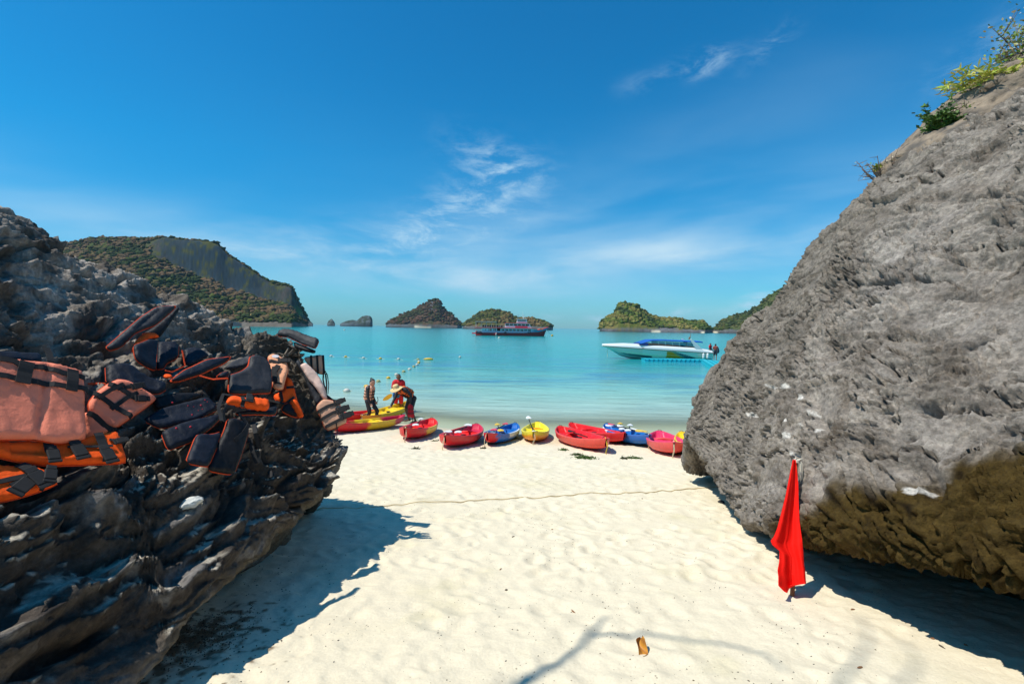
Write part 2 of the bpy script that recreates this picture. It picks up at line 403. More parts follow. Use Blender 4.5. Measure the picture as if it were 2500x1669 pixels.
# ------------------------------------------------------------------ sea
def build_water():
    m = bpy.data.materials.new('sea_water'); m.use_nodes = True; nt = m.node_tree; N, L = nt.nodes, nt.links
    b = N['Principled BSDF']; out = N['Material Output']
    a = N.new('ShaderNodeVertexColor'); a.layer_name = 'Col'
    tc = N.new('ShaderNodeTexCoord')
    def noise(sc, scale, det=5, rough=0.6, rot=0.0, dist=0.0):
        mp = N.new('ShaderNodeMapping'); mp.inputs['Scale'].default_value = sc; mp.inputs['Rotation'].default_value = (0, 0, rot); L.new(tc.outputs['Object'], mp.inputs[0])
        n = N.new('ShaderNodeTexNoise'); n.inputs['Scale'].default_value = scale; n.inputs['Detail'].default_value = det; n.inputs['Roughness'].default_value = rough; n.inputs['Distortion'].default_value = dist
        L.new(mp.outputs[0], n.inputs['Vector']); return n.outputs['Fac']
    # seagrass and deeper patches, streaks of wind
    big = noise((0.35, 1, 1), 0.22, 6, 0.62, 0.05, 0.8)
    mr = N.new('ShaderNodeMapRange'); mr.interpolation_type = 'SMOOTHSTEP'; mr.inputs[1].default_value = 0.47; mr.inputs[2].default_value = 0.66; L.new(big, mr.inputs[0])
    al = N.new('ShaderNodeMath'); al.operation = 'MULTIPLY'; L.new(mr.outputs[0], al.inputs[0]); L.new(a.outputs['Alpha'], al.inputs[1])
    mx = N.new('ShaderNodeMix'); mx.data_type = 'RGBA'; L.new(al.outputs[0], mx.inputs[0]); L.new(a.outputs['Color'], mx.inputs[6]); mx.inputs[7].default_value = (0.03, 0.22, 0.36, 1)
    st = noise((0.25, 1.6, 1), 1.4, 5, 0.65, 0.12, 0.5)
    m2 = N.new('ShaderNodeMapRange'); m2.inputs[1].default_value = 0.3; m2.inputs[2].default_value = 0.7; m2.inputs[3].default_value = 0.78; m2.inputs[4].default_value = 1.22; L.new(st, m2.inputs[0])
    mm = N.new('ShaderNodeMix'); mm.data_type = 'RGBA'; mm.blend_type = 'MULTIPLY'; mm.inputs[0].default_value = 1; L.new(mx.outputs[2], mm.inputs[6]); L.new(m2.outputs[0], mm.inputs[7])
    L.new(mm.outputs[2], b.inputs['Base Color'])
    b.inputs['Roughness'].default_value = 0.13; b.inputs['IOR'].default_value = 1.33; b.inputs['Specular IOR Level'].default_value = 0.15
    bp1 = N.new('ShaderNodeBump'); bp1.inputs['Strength'].default_value = 0.55; bp1.inputs['Distance'].default_value = 0.12
    L.new(noise((0.45, 1.3, 1), 1.5, 7, 0.62, 0.15, 0.3), bp1.inputs['Height'])
    bp2 = N.new('ShaderNodeBump'); bp2.inputs['Strength'].default_value = 0.45; bp2.inputs['Distance'].default_value = 0.6
    L.new(noise((0.4, 1.2, 1), 0.25, 4, 0.55, -0.1, 0.3), bp2.inputs['Height']); L.new(bp1.outputs[0], bp2.inputs['Normal'])
    L.new(bp2.outputs[0], b.inputs['Normal'])
    at = N.new('ShaderNodeAttribute'); at.attribute_name = 'clear'
    tr = N.new('ShaderNodeBsdfTransparent'); tr.inputs[0].default_value = (0.86, 0.95, 0.93, 1)
    ms = N.new('ShaderNodeMixShader'); L.new(at.outputs['Fac'], ms.inputs[0]); L.new(b.outputs[0], ms.inputs[1]); L.new(tr.outputs[0], ms.inputs[2]); L.new(ms.outputs[0], out.inputs[0])
    ys = np.concatenate([np.linspace(13, 30, 120), np.exp(np.linspace(math.log(30.2), math.log(7000), 90))])
    ss_ = np.concatenate([-np.array([6, 3, 2, 1.5])[::1], np.linspace(-1.2, 1.2, 90), [1.5, 2, 3, 6]])
    X = ss_[None, :]*ys[:, None]; Y = np.repeat(ys[:, None], len(ss_), 1); x, y = X.ravel(), Y.ravel()
    p = np.stack([x, y, x*0], 1); dp = np.maximum(0, y-shore(x)-0.3)
    dp = dp*(1+0.25*fbm(p*np.array([0.06, 0.15, 1]), 3))
    stops = [(0, (0.50, 0.52, 0.40)), (2, (0.46, 0.55, 0.44)), (5, (0.37, 0.53, 0.44)), (11, (0.23, 0.47, 0.40)), (20, (0.08, 0.36, 0.34)), (32, (0.015, 0.30, 0.31)), (60, (0.002, 0.30, 0.30)), (150, (0.001, 0.29, 0.29)), (500, (0.001, 0.20, 0.22)), (3000, (0.002, 0.17, 0.22))]
    tx = np.log1p([s_[0] for s_ in stops]); c = np.stack([np.interp(np.log1p(dp), tx, [s_[1][k] for s_ in stops]) for k in range(3)], 1)
    patch = np.interp(np.log1p(dp), np.log1p([0, 4, 9, 14, 35, 55, 80]), [0, 0.0, 0.35, 0.85, 0.75, 0.2, 0.0])
    o = mesh('sea', np.stack([x, y, x*0], 1), grid_faces(len(ys), len(ss_)), m, cols=np.hstack([c, patch[:, None]]))
    cl = 1-sstep(dp, -0.1, 4.5)*0.9; cl = np.where(dp > 12, 0, cl*(1-sstep(dp, 3, 12)))
    o.data.attributes.new('clear', 'FLOAT', 'POINT').data.foreach_set('value', cl)
    tag(o, 'calm turquoise sea, pale over the sandy shallows', kind='structure')
build_water()

# ------------------------------------------------------------------ rocks
def catmull(C, n):                            # resample control points along axis 0
    C = np.asarray(C, float); m = len(C)
    Cp = np.concatenate([[2*C[0]-C[1]], C, [2*C[-1]-C[-2]]]); t = np.linspace(0, m-1, n); i = np.minimum(t.astype(int), m-2); f = (t-i).reshape((-1,)+(1,)*(C.ndim-1))
    a, b, c, d = Cp[i], Cp[i+1], Cp[i+2], Cp[i+3]
    return 0.5*((2*b)+(-a+c)*f+(2*a-5*b+4*c-d)*f*f+(-a+3*b-3*c+d)*f**3)
def surf(ctrl, nu, nv, jw=None):
    A = catmull(ctrl, nu); A = np.swapaxes(A, 0, 1)
    if jw is not None:                         # uneven sampling across the section
        m = len(A); t = np.interp(np.linspace(0, 1, nv), np.cumsum(jw)/sum(jw), np.arange(1, m)) if False else None
    B = catmull(A, nv); return np.swapaxes(B, 0, 1)
def normals(Pg):
    du = np.gradient(Pg, axis=0); dv = np.gradient(Pg, axis=1); n = np.cross(du, dv); n /= np.linalg.norm(n, axis=2)[..., None]+1e-12; return n
def rows_to_ctrl(rows, nface, bulge_dir, bulge, side, under, back):
    C = []
    for (e, r_, bg) in rows:
        e, r_ = np.array(e, float), np.array(r_, float); gz = float(sand_z(e[0], max(e[1], 0)))
        row = []
        if side > 0:
            row.append(np.array([e[0]-side*under[0]*2.2, e[1], gz-0.5])); row.append(np.array([e[0]-side*under[0]*1.5, e[1], gz-0.15])); row.append(np.array([e[0]-side*under[0]*0.8, e[1], lerp(gz, e[2], 0.45)]))
        else:
            k = 1.0 if 0 < e[1] < 5.2 else 0.6
            row.append(np.array([e[0]+1.9*k, e[1]+0.2, gz-0.5])); row.append(np.array([e[0]+1.45*k, e[1]+0.1, lerp(gz, e[2], 0.35)])); row.append(np.array([e[0]+0.65*k, e[1]+0.05, lerp(gz, e[2], 0.93)]))
        row.append(e)
        for k in range(1, nface):
            t = k/nface; p = lerp(e, r_, t); p = p+np.array(bulge_dir)*bg*bulge(t); row.append(p)
        row.append(r_)
        row.append(r_+np.array([-side*0.5, 0.15, -0.12]))
        row.append(r_+np.array([-side*1.6, 0.3, -1.3]))
        row.append(np.array([r_[0]-side*2.6, r_[1]+0.4, gz-0.5]))
        C.append(row)
    return np.array(C)

def left_rock():
    px = lambda a, b: (P(*a), P(*b))
    k = 0.90
    rows = [((-2.7, 5.9, 1.0), (-3.3, 6.3, 1.8), 0.2), ((-2.15, 5.45, 1.5), (-2.8, 5.9, 2.8), 0.15),
            (*px((832, 1112, 5.3*k), (730, 846, 5.9*k)), 0.0),
            (*px((806, 1171, 4.85*k), (634, 815, 5.95*k)), 0.06), (*px((745, 1234, 4.37*k), (532, 770, 5.85*k)), 0.12), (*px((681, 1298, 3.88*k), (410, 716, 5.5*k)), 0.15),
            (*px((622, 1352, 3.55*k), (300, 676, 5.2*k)), 0.16), (*px((532, 1432, 3.07*k), (213, 634, 4.9*k)), 0.18), (*px((426, 1536, 2.75*k), (110, 568, 4.6*k)), 0.18),
            (*px((309, 1669, 2.48*k), (0, 516, 4.2*k)), 0.16), ((-1.85, 1.5, 1.85), (-3.6, 3.0, 4.15), 0.1), ((-2.0, 0.7, 1.9), (-3.7, 1.9, 4.0), 0.1),
            ((-2.4, -0.4, 1.9), (-4.1, 0.7, 3.8), 0.1), ((-3.0, -1.5, 2.0), (-4.6, -0.8, 3.4), 0.1), ((-3.6, -2.6, 1.9), (-4.8, -2.4, 2.4), 0.1)]
    ctrl = rows_to_ctrl(rows, 5, (0.80, -0.25, 0.56), lambda t: math.sin(math.pi*t**0.7), 1.0, (0.42,), None)
    Pg = surf(ctrl, 560, 480); N_ = normals(Pg)
    if N_[300, 250, 0] < 0: N_ = -N_
    p = Pg.reshape(-1, 3); n = N_.reshape(-1, 3)
    w = np.stack([fbm(p*0.9+3, 3), fbm(p*0.9+40, 3), fbm(p*0.9+80, 3)], 1)
    q = p+w*0.45
    low = 1-sstep(p[:, 2]-p[:, 1]*0.12, 2.2, 3.2)         # the lower, wave-worn part
    # strata that run along the rock: sharp-lipped ledges, chipped along their edges
    an = np.array([1.0, 0.26, 1.3]); wb = fbm(p*1.7+3, 3)[:, None]*0.16
    q = p+w*0.22+wb
    def ledge(k, off, warp, cut):
        b_ = (q[:, 2]*0.86+q[:, 0]*0.22+q[:, 1]*0.05)*k+fbm(q*an*k*0.28+off, 4)*warp
        f_ = b_-np.floor(b_); return np.where(f_ < cut, (f_/cut)**1.25, (1-(f_-cut)/(1-cut))**1.6)
    up_ = sstep(p[:, 2]-p[:, 1]*0.12, 2.2, 3.2)
    D = ledge(3.1, 11, 1.8, 0.80)*lerp(0.17, 0.12, up_)+ledge(7.3, 31, 2.0, 0.78)*0.085+ledge(15, 51, 2.2, 0.75)*0.046
    D += ridged(q*an*2.1+5, 4)*0.045+np.abs(fbm(q*np.array([3.2, 1.7, 3.6]), 3))*lerp(0.13, 0.13, up_)-0.19
    D += vid(q*np.array([6.5, 4.5, 8])+fbm(p*5, 3)[:, None]*0.8)*0.028+vid(q*np.array([15, 10, 17])+fbm(p*9, 2)[:, None]*0.6)*0.020
    D += fbm(p*9+7, 4)*0.020+ridged(p*19, 3)*0.009
    cl = np.abs(fbm(q*np.array([1.1, 0.22, 1.4])+60, 3)); D -= (1-sstep(cl, 0.0, 0.04))*0.15
    D *= lerp(1.0, 0.62, up_)
    nv = Pg.shape[1]; jj = np.repeat(np.arange(nv)[None, :]/(nv-1), Pg.shape[0], 0).ravel()
    D *= lerp(0.25, 1, sstep(jj, 0.22, 0.40))
    V = p+n*D[:, None]
    Vg = V.reshape(Pg.shape); Nn = normals(Vg).reshape(-1, 3); Nn = np.where((n*Nn).sum(1)[:, None] < 0, -Nn, Nn)
    # natural colour: pale weathered crust above, black wet-stained rock below, brown weathered underside
    n1 = fbm(p*3.2+5, 5); n2 = ridged(p*7+2, 4)
    grey = np.array([0.44, 0.38, 0.32]); dark = np.array([0.058, 0.046, 0.038]); brown = np.array([0.10, 0.075, 0.045])
    col = lerp(grey, np.array([0.13, 0.108, 0.088]), sstep(n1, -0.2, 0.2)[:, None])
    col = lerp(col, dark*1.0, (low*0.85)[:, None])
    stain = sstep(fbm(q*1.6+90, 4), 0.0, 0.4); col = lerp(col, dark*0.8, (stain*0.45)[:, None])
    br = sstep(fbm(q*2.1+130, 4), 0.02, 0.35)*low; col = lerp(col, np.array([0.07, 0.05, 0.032]), (br*0.6)[:, None])
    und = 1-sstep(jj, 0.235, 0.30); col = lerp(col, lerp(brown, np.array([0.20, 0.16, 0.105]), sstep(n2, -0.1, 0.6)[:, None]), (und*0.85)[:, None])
    farend = sstep(p[:, 1], 4.4, 5.2)*(low); col = lerp(col, np.array([0.17, 0.145, 0.11]), (farend*0.6)[:, None])
    vein = sstep(ridged(q*np.array([4, 2.2, 5])+70, 3), 0.60, 0.80)*sstep(fbm(p*2+9, 3), -0.1, 0.3); col = lerp(col, np.array([0.34, 0.32, 0.30]), (vein*0.55)[:, None])
    sandy = sstep(Nn[:, 2], 0.80, 0.93)*low*sstep(fbm(p*3+200, 3), -0.08, 0.15)*(p[:, 1] < 4.6); col = lerp(col, np.array([0.62, 0.56, 0.45]), (sandy*0.9)[:, None])
    m = mat('karst_rock', attr=True, rough=0.8, spec=0.22, n_scale=26, n_amt=0.5, bumps=[('n', 20, 0.9, 0.035), ('n', 60, 0.9, 0.014), ('n', 150, 0.6, 0.006)], rough_var=0.15)
    o = mesh('rock_outcrop', V, grid_faces(*Pg.shape[:2]), m, cols=col)
    tag(o, 'craggy dark limestone outcrop on the left, covered with drying life jackets', 'rock')
    return o
def right_rock():
    px = lambda a, b: (P(*a), P(*b))
    rows = [((3.9, 9.0, 0.9), (4.3, 9.4, 1.4), 0.2), ((3.1, 8.1, 1.2), (3.5, 8.5, 2.1), 0.1),
            (*px((1683, 1068, 7.4), (1726, 960, 7.7)), 0.0), (*px((1712, 1105, 6.9), (1818, 806, 7.5)), 0.03),
            (*px((1762, 1171, 6.2), (1890, 730, 7.2)), 0.10), (*px((1818, 1255, 5.35), (1956, 642, 6.9)), 0.22), (*px((1888, 1278, 4.4), (2060, 526, 6.3)), 0.30),
            (*px((1975, 1302, 3.85), (2135, 466, 6.0)), 0.36), (*px((2129, 1318, 3.25), (2240, 392, 5.6)), 0.34), (*px((2288, 1350, 2.85), (2345, 330, 5.3)), 0.26),
            (*px((2500, 1385, 2.5), (2510, 216, 4.9)), 0.16), ((2.85, 1.7, 2.55), (4.9, 3.9, 6.2), 0.16), ((3.05, 0.7, 2.65), (5.0, 2.6, 6.3), 0.2),
            ((3.4, -0.5, 2.4), (5.2, 1.0, 6.2), 0.4), ((4.4, -1.6, 2.0), (5.8, -0.6, 5.2), 0.3), ((5.4, -2.6, 1.9), (6.6, -2.2, 2.6), 0.1)]
    ctrl = rows_to_ctrl(rows, 6, (-0.90, -0.25, 0.30), lambda t: 0.62*math.sin(math.pi*t**0.6), -1.0, (0.40,), None)
    Pg = surf(ctrl, 560, 600); N_ = normals(Pg)
    if N_[300, 300, 0] > 0: N_ = -N_
    p = Pg.reshape(-1, 3); n = N_.reshape(-1, 3)
    w = np.stack([fbm(p*0.8+3, 3), fbm(p*0.8+40, 3), fbm(p*0.8+80, 3)], 1); q = p+w*0.5
    d1 = fbm(p*0.55+8, 2)*0.10
    sh = np.array([1.0, 0.8, 2.0])
    qq = q*sh; qq[:, 2] += q[:, 1]*0.55
    fl = ridged(qq*2.4, 5, 0.6)*0.052
    b = (q[:, 2]*1.2+q[:, 1]*0.42)*7.5+fbm(q*np.array([2.2, 2.2, 3])+11, 5)*5.5
    fr = b-np.floor(b); saw = np.where(fr < 0.85, fr/0.85, 1-((fr-0.85)/0.15)); scal = saw*0.070*sstep(fbm(q*1.3+70, 3), -0.35, 0.25)
    pit = voro(qq*5.0+fbm(p*5, 3)[:, None]*0.9); holes = (1-sstep(pit, 0.06, 0.30))*0.085*sstep(fbm(p*1.6+33, 3), -0.10, 0.2)
    fine = fbm(p*9+7, 4)*0.022+ridged(p*18+5, 3)*0.014+fbm(p*48, 2)*0.004
    cr = np.abs(fbm(q*np.array([1.6, 1.1, 2.6])+160, 4)); crack = (1-sstep(cr, 0.0, 0.024))*0.16*sstep(fbm(p*1.1+55, 2), -0.3, 0.1)
    cm = 0.22+0.78*sstep(fbm(p*1.5+210, 3), -0.10, 0.35); d1 = d1+vid(qq*1.25+fbm(p*2, 3)[:, None]*0.5)*0.045+vid(qq*2.6+fbm(p*3, 3)[:, None]*0.4+7)*0.028
    chips = vid(qq*4.0+fbm(p*4, 3)[:, None]*0.9)*0.050+vid(qq*np.array([9, 7, 10.])+fbm(p*8, 2)[:, None]*0.8)*0.026+vid(qq*19+fbm(p*14, 2)[:, None]*0.6)*0.011
    D = d1+fl*0.65+scal-holes+fine*0.75-crack+chips*cm*0.8
    # hollows and cracks seen in the photograph, carved where they lie on the rock
    cam_ = CAM; dirs = p-cam_; sx_ = 1250+F*(dirs@_r)/(dirs@_f); sy_ = 834.5-F*(dirs@_u)/(dirs@_f); vis = (dirs@_f) > 0.5
    for (hx, hy, rx, ry, dep) in [(2268, 1000, 30, 17, 0.20), (2225, 905, 60, 38, 0.07), (2245, 1160, 34, 40, 0.15), (2290, 1200, 20, 40, 0.10), (2130, 700, 60, 7, 0.12), (2220, 690, 70, 6, 0.10), (2340, 730, 70, 6, 0.09),
                                  (2420, 655, 60, 12, 0.10), (2040, 860, 35, 28, 0.06), (1988, 1030, 14, 9, 0.06), (2020, 1045, 16, 12, 0.08), (2160, 800, 30, 20, 0.05), (2465, 1060, 40, 15, 0.09), (2380, 498, 90, 7, 0.09), (2230, 530, 60, 6, 0.06), (2430, 560, 60, 8, 0.07), (2015, 1190, 16, 40, 0.05)]:
        wob = fbm(p*4+hx, 3)*0.9
        r2 = ((sx_-hx)/rx)**2+((sy_-hy+wob*16)/ry)**2; D -= np.where(vis, dep*np.exp(-r2*1.0)*(1+wob*0.6), 0)
    nv = Pg.shape[1]; jj = np.repeat(np.arange(nv)[None, :]/(nv-1), Pg.shape[0], 0).ravel()
    V = p+n*D[:, None]
    n1 = fbm(p*2.2+5, 5); n2 = ridged(qq*5+2, 4); n3 = fbm(p*0.8+9, 3)
    col = lerp(np.array([0.35, 0.305, 0.258]), np.array([0.185, 0.153, 0.122]), sstep(n1, -0.15, 0.4)[:, None])
    far = sstep(p[:, 1], 4.3, 6.2); col = lerp(col, np.array([0.22, 0.19, 0.155]), (far*0.7)[:, None])
    col = lerp(col, np.array([0.40, 0.36, 0.325]), (sstep(n3, 0.0, 0.4)*0.45*(1-far))[:, None])
    col = lerp(col, np.array([0.10, 0.09, 0.085]), (sstep(n2, 0.25, 0.75)*0.35)[:, None])
    # algae skirt: boundary set by height above the sand and bearing along the boulder
    hgt = sy_+n1*55+fbm(p*6, 3)*28
    line = np.interp(sx_, [1600, 1960, 2000, 2060, 2130, 2200, 2290, 2350, 2500, 2700], [1500, 1275, 1235, 1215, 1200, 1215, 1200, 1150, 1125, 1100])
    alg = np.where(vis, sstep(hgt-line+n2*22, -34, 34), 1.0)*1.0
    alg = np.where((~vis) | (p[:, 1] < 2.6), (p[:, 2]+n1*0.3 < 2.7)*1.0, alg)
    alg2 = np.where(vis, sstep(hgt-np.interp(sx_, [1600, 1780, 1960, 2200], [1300, 1290, 1260, 1250]), 0, 30)*0.8, 0)
    al = np.maximum(alg, alg2)
    ac = lerp(np.array([0.012, 0.007, 0.002]), np.array([0.070, 0.045, 0.012]), sstep(ridged(q*np.array([6, 3.5, 12])+7, 4), -0.2, 0.6)[:, None])
    col = lerp(col, ac, al[:, None])
    V = V-n*(al*chips*cm*0.60)[:, None]+n*(al*(ridged(q*np.array([12, 6, 26])+3, 4)*0.014+ridged(p*np.array([34, 20, 60]), 3)*0.008))[:, None]
    # pale limpet scars
    for (hx, hy, rx, ry) in [(1921, 944, 10, 5), (1964, 975, 8, 6), (1856, 1020, 8, 5), (1928, 1030, 5, 4), (1990, 1013, 10, 4), (1925, 1065, 11, 6), (1938, 1108, 10, 4), (2250, 1205, 26, 9), (1897, 948, 4, 3), (2008, 1055, 5, 5), (1970, 1045, 6, 3)]:
        r2 = ((sx_-hx)/rx)**2+((sy_-hy)/ry)**2; k = np.where(vis, sstep(1.1-r2+n2*0.9, 0.0, 0.5), 0); col = lerp(col, np.array([0.66, 0.62, 0.56]), (k*0.9)[:, None])
    m = mat('limestone', attr=True, rough=0.88, spec=0.12, n_scale=30, n_amt=0.42, bumps=[('n', 16, 0.9, 0.035), ('n', 55, 0.9, 0.012), ('n', 140, 0.5, 0.005)], rough_var=0.08)
    o = mesh('boulder', V, grid_faces(*Pg.shape[:2]), m, cols=col)
    tag(o, 'huge leaning grey limestone boulder on the right with a brown algae skirt', 'boulder')
    return o
LEFT = left_rock(); RIGHT = right_rock()
BL = BVHTree.FromObject(LEFT, bpy.context.evaluated_depsgraph_get()); BR = BVHTree.FromObject(RIGHT, bpy.context.evaluated_depsgraph_get())
# ------------------------------------------------------------------ islands and headland
M_VEG = mat('island_cover', attr=True, rough=0.95, spec=0.1)
def island(name, label, sky_pts, D, depth, cliff=0.35, nx=230, ny=80, seed=0, veg=(0.075, 0.085, 0.025), dry=(0.15, 0.10, 0.055), rockc=(0.15, 0.145, 0.14), bare=0.25, amp=1.0, beach=None, crag=None, talus=None, crown=0.0):
    px = np.array([s[0] for s in sky_pts], float); py = np.array([s[1] for s in sky_pts], float)
    xs = np.linspace(px[0], px[-1], nx); hy = np.interp(xs, px, py); hy = np.convolve(np.pad(hy, 2, mode='edge'), [0.15, 0.2, 0.3, 0.2, 0.15], 'valid')
    v = np.linspace(0, 1.6, ny)
    tops = np.array([P(a, b, D) for a, b in zip(xs, hy)]); H = np.maximum(tops[:, 2], 0.5); X0 = tops[:, 0]
    mpx = D/F
    edge = np.minimum(1, np.minimum(np.arange(nx), np.arange(nx)[::-1])/(nx*0.06))
    Pp = np.zeros((nx, ny, 3)); cl = np.zeros((nx, ny))
    for j, t in enumerate(v):
        yy = D - depth*(1-t)*np.clip(0.25+0.75*np.sqrt(edge), 0, 1)
        Pp[:, j, 0] = X0*(yy/D); Pp[:, j, 1] = yy
        if t <= 1:
            base = cliff*np.minimum(1, t/0.05)**0.7 + (1-cliff)*np.clip((t-0.03)/0.97, 0, 1)**0.8
            if talus is not None:
                k = np.interp(xs, [s[0] for s in talus], [s[1] for s in talus])[:]     # height share of the foot slope
                foot = k*np.clip(t/0.62, 0, 1)**0.9; up = k+(1-k)*sstep(np.array([t]), 0.62, 0.78)[0]*0.90+(1-k)*0.10*np.clip((t-0.78)/0.22, 0, 1)
                tb = np.where(t < 0.62, foot, up); wgt = np.interp(xs, [s[0] for s in talus], [s[2] for s in talus]); base = lerp(base, tb, wgt)
                cl[:, j] = wgt*(0.61 < t < 0.775)
            Pp[:, j, 2] = H*base
        else: Pp[:, j, 2] = H*np.maximum(0, 1-((t-1)/0.6)**2*1.02)
    Pp[:, 0, 2] = -1.5; Pp[:, -1, 2] = -1.5
    N_ = normals(Pp); N_ = np.where(N_[..., 2:3] < 0, -N_, N_)
    p = Pp.reshape(-1, 3); n = N_.reshape(-1, 3); q = p/mpx+seed*31.7        # photo-pixel sized units
    q3 = q*np.array([1, 0.6, 1])
    big = fbm(q3/34, 4); mid = fbm(q3/12+9, 3); crn = voro(q3/5.2)
    D1 = (big*4.0+mid*2.6+(0.5-crn)*3.2*crown)*mpx*amp
    hh = p[:, 2]/np.maximum(1e-3, np.repeat(H, ny)); lowk = (hh*np.repeat(H, ny)/mpx)
    keep = sstep(lowk, 0.0, 8.0); V = p+n*(D1*keep)[:, None]*0.62
    V[:, 2] = np.where(p[:, 2] <= -1, -1.5, np.maximum(V[:, 2], -0.5))
    slope = 1-n[:, 2]
    nn = fbm(q3/20+40, 5); n2 = fbm(q3/7+70, 4); n3 = fbm(q3/3+90, 3)
    c = lerp(np.array(veg), np.array(dry), sstep(nn+n2*0.55, -0.18, 0.30)[:, None])
    c = c*(1+0.55*n3[:, None]+0.25*n2[:, None]); c = lerp(c, np.array(veg)*0.42, (sstep(n3+n2*0.5, 0.12, 0.4)*0.8)[:, None])
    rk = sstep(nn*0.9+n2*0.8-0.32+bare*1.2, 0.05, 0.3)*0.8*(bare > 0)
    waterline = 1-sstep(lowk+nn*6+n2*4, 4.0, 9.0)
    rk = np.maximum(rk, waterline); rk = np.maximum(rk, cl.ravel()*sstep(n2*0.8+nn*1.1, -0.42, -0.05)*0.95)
    if crag is not None:
        for (cx, cy, rx, ry) in crag:
            sx_ = 1250+F*((p-CAM)@_r)/((p-CAM)@_f); sy_ = 834.5-F*((p-CAM)@_u)/((p-CAM)@_f)
            rk = np.maximum(rk, sstep(1.2-((sx_-cx)/rx)**2-((sy_-cy)/ry)**2+nn*1.6+n2, 0.0, 0.7))
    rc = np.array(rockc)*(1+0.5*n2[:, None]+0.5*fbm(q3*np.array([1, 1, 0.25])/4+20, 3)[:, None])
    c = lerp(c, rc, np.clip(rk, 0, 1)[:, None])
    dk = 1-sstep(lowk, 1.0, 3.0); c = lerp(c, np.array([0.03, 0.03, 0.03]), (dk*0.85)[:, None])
    if beach:
        sx_ = 1250+F*((p-CAM)@_r)/((p-CAM)@_f)
        for (b0, b1) in beach:
            k = sstep(sx_, b0-3, b0+3)*(1-sstep(sx_, b1-3, b1+3))*(1-sstep(lowk, 2.5, 4)); c = lerp(c, np.array([0.62, 0.55, 0.40]), k[:, None])
    if name == 'headland':
        sx_ = 1250+F*((p-CAM)@_r)/((p-CAM)@_f); sy_ = 834.5-F*((p-CAM)@_u)/((p-CAM)@_f)
        k = sstep(1.15-((sx_-672)/72)**2-((sy_-763)/20)**2+n2*0.7, 0, 0.4); c = lerp(c, lerp(np.array([0.085, 0.13, 0.02]), np.array([0.30, 0.23, 0.10]), sstep((sy_-760)/14+nn*1.5, -0.4, 0.7)[:, None]), (k*0.85)[:, None])
        k = sstep((sy_-776+n2*8)/6, -0.5, 0.6)*(sx_ > 590)*(sx_ < 760); c = lerp(c, np.array([0.12, 0.105, 0.085])*(1+0.5*n2[:, None]), k[:, None])
    o = mesh(name, V, grid_faces(nx, ny), M_VEG, cols=np.clip(c, 0.004, 1), smooth=True)
    tag(o, label, kind='structure')
    return o, V.reshape(nx, ny, 3), cl, mpx
def crowns(host, V, cl, mpx, n, size, name, label, seed, cols, rows=(3, 62)):
    """round tree crowns strewn over a hillside, joined into one mass"""
    rr = np.random.default_rng(seed); ico = bmesh.new(); bmesh.ops.create_icosphere(ico, subdivisions=1, radius=1)
    iv = np.array([v.co[:] for v in ico.verts]); fi = np.array([[v.index for v in f.verts] for f in ico.faces]); ico.free()
    nx, ny = V.shape[:2]; VV, FF, CC = [], [], []; k = 0
    for _ in range(n):
        i = rr.integers(2, nx-2); j = rr.integers(*rows)
        if cl[i, j] > 0.5: continue
        b = V[i, j]+(V[i+1, j+1]-V[i, j])*rr.random()
        if b[2] < 7*mpx: continue
        s = size*mpx*(0.45+1.2*rr.random()**2); w = iv*(1+0.35*rr.normal(size=(len(iv), 1)))*np.array([1.1, 1.1, 0.8])*s
        VV.append(w+b+np.array([0, 0, s*0.25])); FF.append(fi+k); k += len(iv)
        g_ = perlin(np.array([[b[0]/mpx/26+seed, b[2]/mpx/16, 0.5]]))[0]*1.4+rr.normal()*0.22; kk = int(np.clip((g_+0.5)*len(cols), 0, len(cols)-1))
        c = np.array(cols[kk])*rr.uniform(0.7, 1.25); CC.append(np.repeat(c[None], len(iv), 0))
    o = mesh(name, np.concatenate(VV), np.concatenate(FF), M_VEG, cols=np.clip(np.concatenate(CC), 0, 1), smooth=True)
    tag(o, label, kind='stuff')
hd = island('headland', 'high wooded limestone headland with a cliff coloured dark as if shaded, behind the left rocks',
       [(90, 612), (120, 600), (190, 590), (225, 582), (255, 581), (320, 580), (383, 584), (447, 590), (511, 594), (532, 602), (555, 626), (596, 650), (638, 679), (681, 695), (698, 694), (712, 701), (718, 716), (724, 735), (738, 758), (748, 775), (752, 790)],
       900, 300, cliff=0.10, nx=330, ny=120, seed=1, veg=(0.070, 0.072, 0.020), dry=(0.150, 0.090, 0.042), rockc=(0.018, 0.036, 0.048), bare=0.0, beach=None,  # cliff rock darkened and blued: its shade and haze are put into the colour
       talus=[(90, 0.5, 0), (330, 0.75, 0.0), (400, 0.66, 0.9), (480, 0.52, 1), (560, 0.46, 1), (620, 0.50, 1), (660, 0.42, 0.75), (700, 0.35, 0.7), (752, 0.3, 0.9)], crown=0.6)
crowns(*hd, 8000, 3.6, 'woodland', 'dry brown and green trees covering the headland slopes', 5, [(0.035, 0.050, 0.014), (0.065, 0.078, 0.018), (0.085, 0.072, 0.026), (0.115, 0.070, 0.034), (0.13, 0.086, 0.045)], rows=(4, 80))
island('islet', 'dark pointed islet behind the tip of the headland', [(742, 772), (746, 768), (752, 774), (757, 783), (764, 790)], 1150, 60, nx=60, ny=40, seed=2, rockc=(0.10, 0.12, 0.13), bare=0.4)
island('islet', 'tiny pointed sea stack, leftmost rock on the horizon', [(799, 790), (802, 784), (806, 781), (810, 778), (814, 783), (818, 790)], 1500, 30, nx=50, ny=30, seed=3, rockc=(0.09, 0.11, 0.11), veg=(0.035, 0.05, 0.03), dry=(0.05, 0.055, 0.035), bare=0.3)
